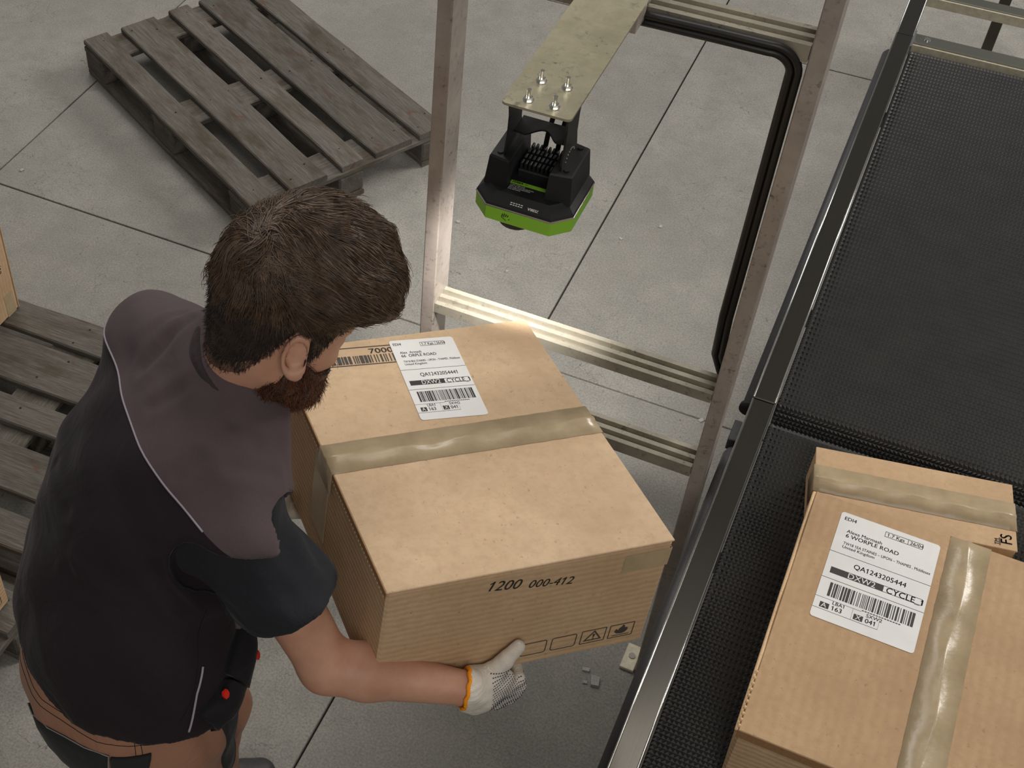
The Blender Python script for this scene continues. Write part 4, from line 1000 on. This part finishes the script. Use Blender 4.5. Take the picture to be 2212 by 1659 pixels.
# ------------------------------------------------------------------ hair and beard: a base and single strands
def sstep(a, b, x): t = np.clip((x - a) / (b - a), 0, 1); return t * t * (3 - 2 * t)
HL_A = [-.11, -.07, -.045, -.030, .000, .010, .026, .036, .046, .060, .085]; HL_C = [-.098, -.088, -.050, .022, .022, -.020, -.022, .020, .034, .052, .064]
def hair_th(L): return .002 + .004 * sstep(-.04, .02, L[:, 2]) + (.013 + .021 * sstep(-.09, .01, L[:, 0])) * sstep(.022, .085, L[:, 2]) + .012 * sstep(.0, .09, L[:, 0]) * sstep(.04, .09, L[:, 2])
NKa, NKb = head_local(f32([c7 - UP * .03]))[0], head_local(f32([hp(-.022, 0, -.055)]))[0]
def sd_hn(L): return smin(sd_skull(L), s_cone(L, NKa, NKb, .066 / HSC, .058 / HSC), .035 / HSC)
def sd_hair_l(L): return smax(sd_hn(L) - hair_th(L), np.interp(L[:, 0], HL_A, HL_C).astype(np.float32) - L[:, 2], .008)
def to_w(L): return (L * HSC) @ HX + HC
def sd_hair(P): return sd_hair_l(head_local(P)) * HSC + .0015 * vnoise(P, 120, 21) * sstep(1.62, 1.68, P[:, 2])
hv, hq = mesh_sdf('hair', sd_hair, tuple(HC - .22), tuple(HC + .24), .004)
hair = body_part('hair', (hv, hq), HAIRCAP); hair['label'] = 'short brown hair swept forward'
def grad(fn, L, e=.002):
    g_ = np.stack([fn(L + f32([e if k == i else 0 for k in range(3)])) - fn(L - f32([e if k == i else 0 for k in range(3)])) for i in range(3)], 1); return g_ / (np.linalg.norm(g_, axis=1)[:, None] + 1e-9)
def strands_mesh(name, S, r0, r1):
    N, K, _ = S.shape; T = np.gradient(S, axis=1); T /= np.linalg.norm(T, axis=2)[:, :, None] + 1e-12
    ref = rng.normal(size=(N, 1, 3)); A = np.cross(T, ref); A /= np.linalg.norm(A, axis=2)[:, :, None] + 1e-12; B = np.cross(T, A)
    r = (r0[:, None] * (1 - np.linspace(0, 1, K)[None] ** 1.6) + r1)[:, :, None]
    V_ = np.stack([S + r * (A * math.cos(a) + B * math.sin(a)) for a in (0, 2.094, 4.189)], 2)
    base = (np.arange(N) * K * 3)[:, None, None] + (np.arange(K - 1) * 3)[None, :, None]; k = np.arange(3)[None, None]; k2 = (k + 1) % 3
    q = np.stack([base + k, base + k2, base + 3 + k2, base + 3 + k], -1).reshape(-1, 4)
    return V_.reshape(-1, 3), q
def sample(v, q, n):
    p = v[q]; ar = np.linalg.norm(np.cross(p[:, 2] - p[:, 0], p[:, 3] - p[:, 1]), axis=1); i = rng.choice(len(q), n, p=ar / ar.sum()); w = rng.random((n, 2)).astype(np.float32)
    a = p[i, 0] * (1 - w[:, :1]) + p[i, 1] * w[:, :1]; b = p[i, 3] * (1 - w[:, :1]) + p[i, 2] * w[:, :1]; return a * (1 - w[:, 1:]) + b * w[:, 1:]
def off_ear(L): return L[~((np.abs(L[:, 0] + .012) < .024) & (np.abs(L[:, 2] + .012) < .034) & (np.abs(L[:, 1]) > .055))]
def grow(L, flow, length, K, fn, off0, off1, jit):
    """grow strands over a surface in head coordinates"""
    out = [L]; N = len(L); ln = length[:, None] / (K - 1); jd = rng.normal(size=(N, 3)).astype(np.float32) * jit; tgt = rng.normal(size=N).astype(np.float32)
    for k in range(1, K):
        n_ = grad(fn, L); d = flow(L) + jd + .38 * np.stack([vnoise(L, 75, 31), vnoise(L, 75, 32), vnoise(L, 75, 33)], 1)
        d = d - n_ * (d * n_).sum(1)[:, None] * .85; d /= np.linalg.norm(d, axis=1)[:, None] + 1e-9
        L = L + d * ln; f_ = k / (K - 1); want = off0 + (off1 - off0) * f_ + .0028 * tgt * f_ + .004 * vnoise(L, 150, 35) * f_; s_ = fn(L); L = L + n_ * ((want - s_) * .8)[:, None]; out.append(L.copy())
    return np.stack(out, 1)
HF_C = [-.140, -.125, -.082, .006, .012, -.034, -.034, .012, .028, .048, .060]
def sd_fade_l(L): return smax(sd_hn(L) - .0011, np.interp(L[:, 0], HL_A, HF_C).astype(np.float32) - L[:, 2], .004)
fv, fq = mesh_sdf('fade', lambda P: sd_fade_l(head_local(P)) * HSC, tuple(HC - .22), tuple(HC + .24), .004)
fade = body_part('shaved_nape', (fv, fq), STUBBLE, hair)
fpts = head_local(sample(fv, fq, 16000)); fpts = fpts[(fpts[:, 2] < .03)]
pts = head_local(sample(hv, hq, 30000)); c_ = pts[:, 2]
top = pts[(c_ > .030)][:13000]; side = np.concatenate([pts[(c_ <= .046)][:5000], fpts[rng.random(len(fpts)) < .25 + .75 * sstep(-.10, -.05, fpts[:, 2])]])
def flow_top(L):
    K_ = f32((-.060, -.012, .100)); d = L - K_; r = np.linalg.norm(d, axis=1)[:, None]; d = d / (r + 1e-6); w = sstep(.02, .07, r[:, 0])[:, None]
    fwd = np.zeros_like(L); fwd[:, 0] = 1.0; fwd[:, 1] = .28; fwd[:, 2] = -.15 - .8 * sstep(.085, .125, L[:, 0])
    side = sstep(.075, .03, L[:, 2])[:, None] * f32((.2, 0, -.9))
    return d * .75 + fwd * (.25 + .75 * w) * sstep(-.075, -.03, L[:, 0])[:, None] + side
def flow_side(L):
    d = np.zeros_like(L); d[:, 0] = .25; d[:, 2] = -1.0; return d
side = off_ear(side)
S1 = grow(top, flow_top, (rng.uniform(.045, .09, len(top)) * (.28 + .72 * sstep(.035, .075, top[:, 2]))).astype(np.float32), 11, sd_hair_l, -.0005, .0045, .16)
S2 = grow(side, flow_side, (rng.uniform(.004, .008, len(side)) + .010 * sstep(.0, .045, side[:, 2])).astype(np.float32), 4, lambda L: np.minimum(sd_hair_l(L), sd_fade_l(L)), -.0005, .0015, .22)
v1, q1 = strands_mesh('s', to_w(S1.reshape(-1, 3)).reshape(S1.shape), rng.uniform(.0006, .0011, len(S1)), .00022)
hs = body_part('hair_strands', (v1, q1), HAIR, hair, kind='stuff')
v2, q2 = strands_mesh('s', to_w(S2.reshape(-1, 3)).reshape(S2.shape), rng.uniform(.0003, .0005, len(S2)), .00015)
body_part('fade_strands', (v2, q2), HAIRCAP, hair, kind='stuff')
BL_A = [-.02, .000, .010, .030, .055, .080, .100]; BL_C = [-.075, -.050, -.028, -.036, -.052, -.046, -.040]
def sd_beard_l(L):
    th = .005 + .007 * sstep(-.045, -.105, L[:, 2]) + .006 * sstep(.02, .08, L[:, 0]); d = sd_skull(L)
    for s in (-1, 1): d = smin(d, s_cone(L, (.078, .006 * s, -.100), (.006, .052 * s, -.066), .020, .018), .022)
    d = d - th; d = smax(d, L[:, 2] - np.interp(L[:, 0], BL_A, BL_C).astype(np.float32), .008); d = smax(d, -(L[:, 0] + .004 + (L[:, 2] + .06) * -.25), .008); return smax(d, -(L[:, 2] + .134), .012)
bv, bq = mesh_sdf('beard', lambda P: sd_beard_l(head_local(P)) * HSC + .002 * vnoise(P, 190, 41), tuple(HC - .24), tuple(HC + .22), .004)
beard = body_part('beard', (bv, bq), BEARDCAP); beard['label'] = 'full reddish brown beard'
bp_ = head_local(sample(bv, bq, 9000))
def flow_beard(L):
    d = np.zeros_like(L); d[:, 0] = .35; d[:, 2] = -1.0; d[:, 1] = L[:, 1] * 3; return d + .5 * np.stack([vnoise(L, 260, 51), vnoise(L, 260, 52), vnoise(L, 260, 53)], 1)
bp_ = off_ear(bp_)
S3 = grow(bp_, flow_beard, rng.uniform(.012, .024, len(bp_)).astype(np.float32), 7, sd_beard_l, -.003, .004, .55)
v3, q3 = strands_mesh('s', to_w(S3.reshape(-1, 3)).reshape(S3.shape), rng.uniform(.0004, .0007, len(S3)), .00015)
body_part('beard_strands', (v3, q3), BEARD, beard, kind='stuff')
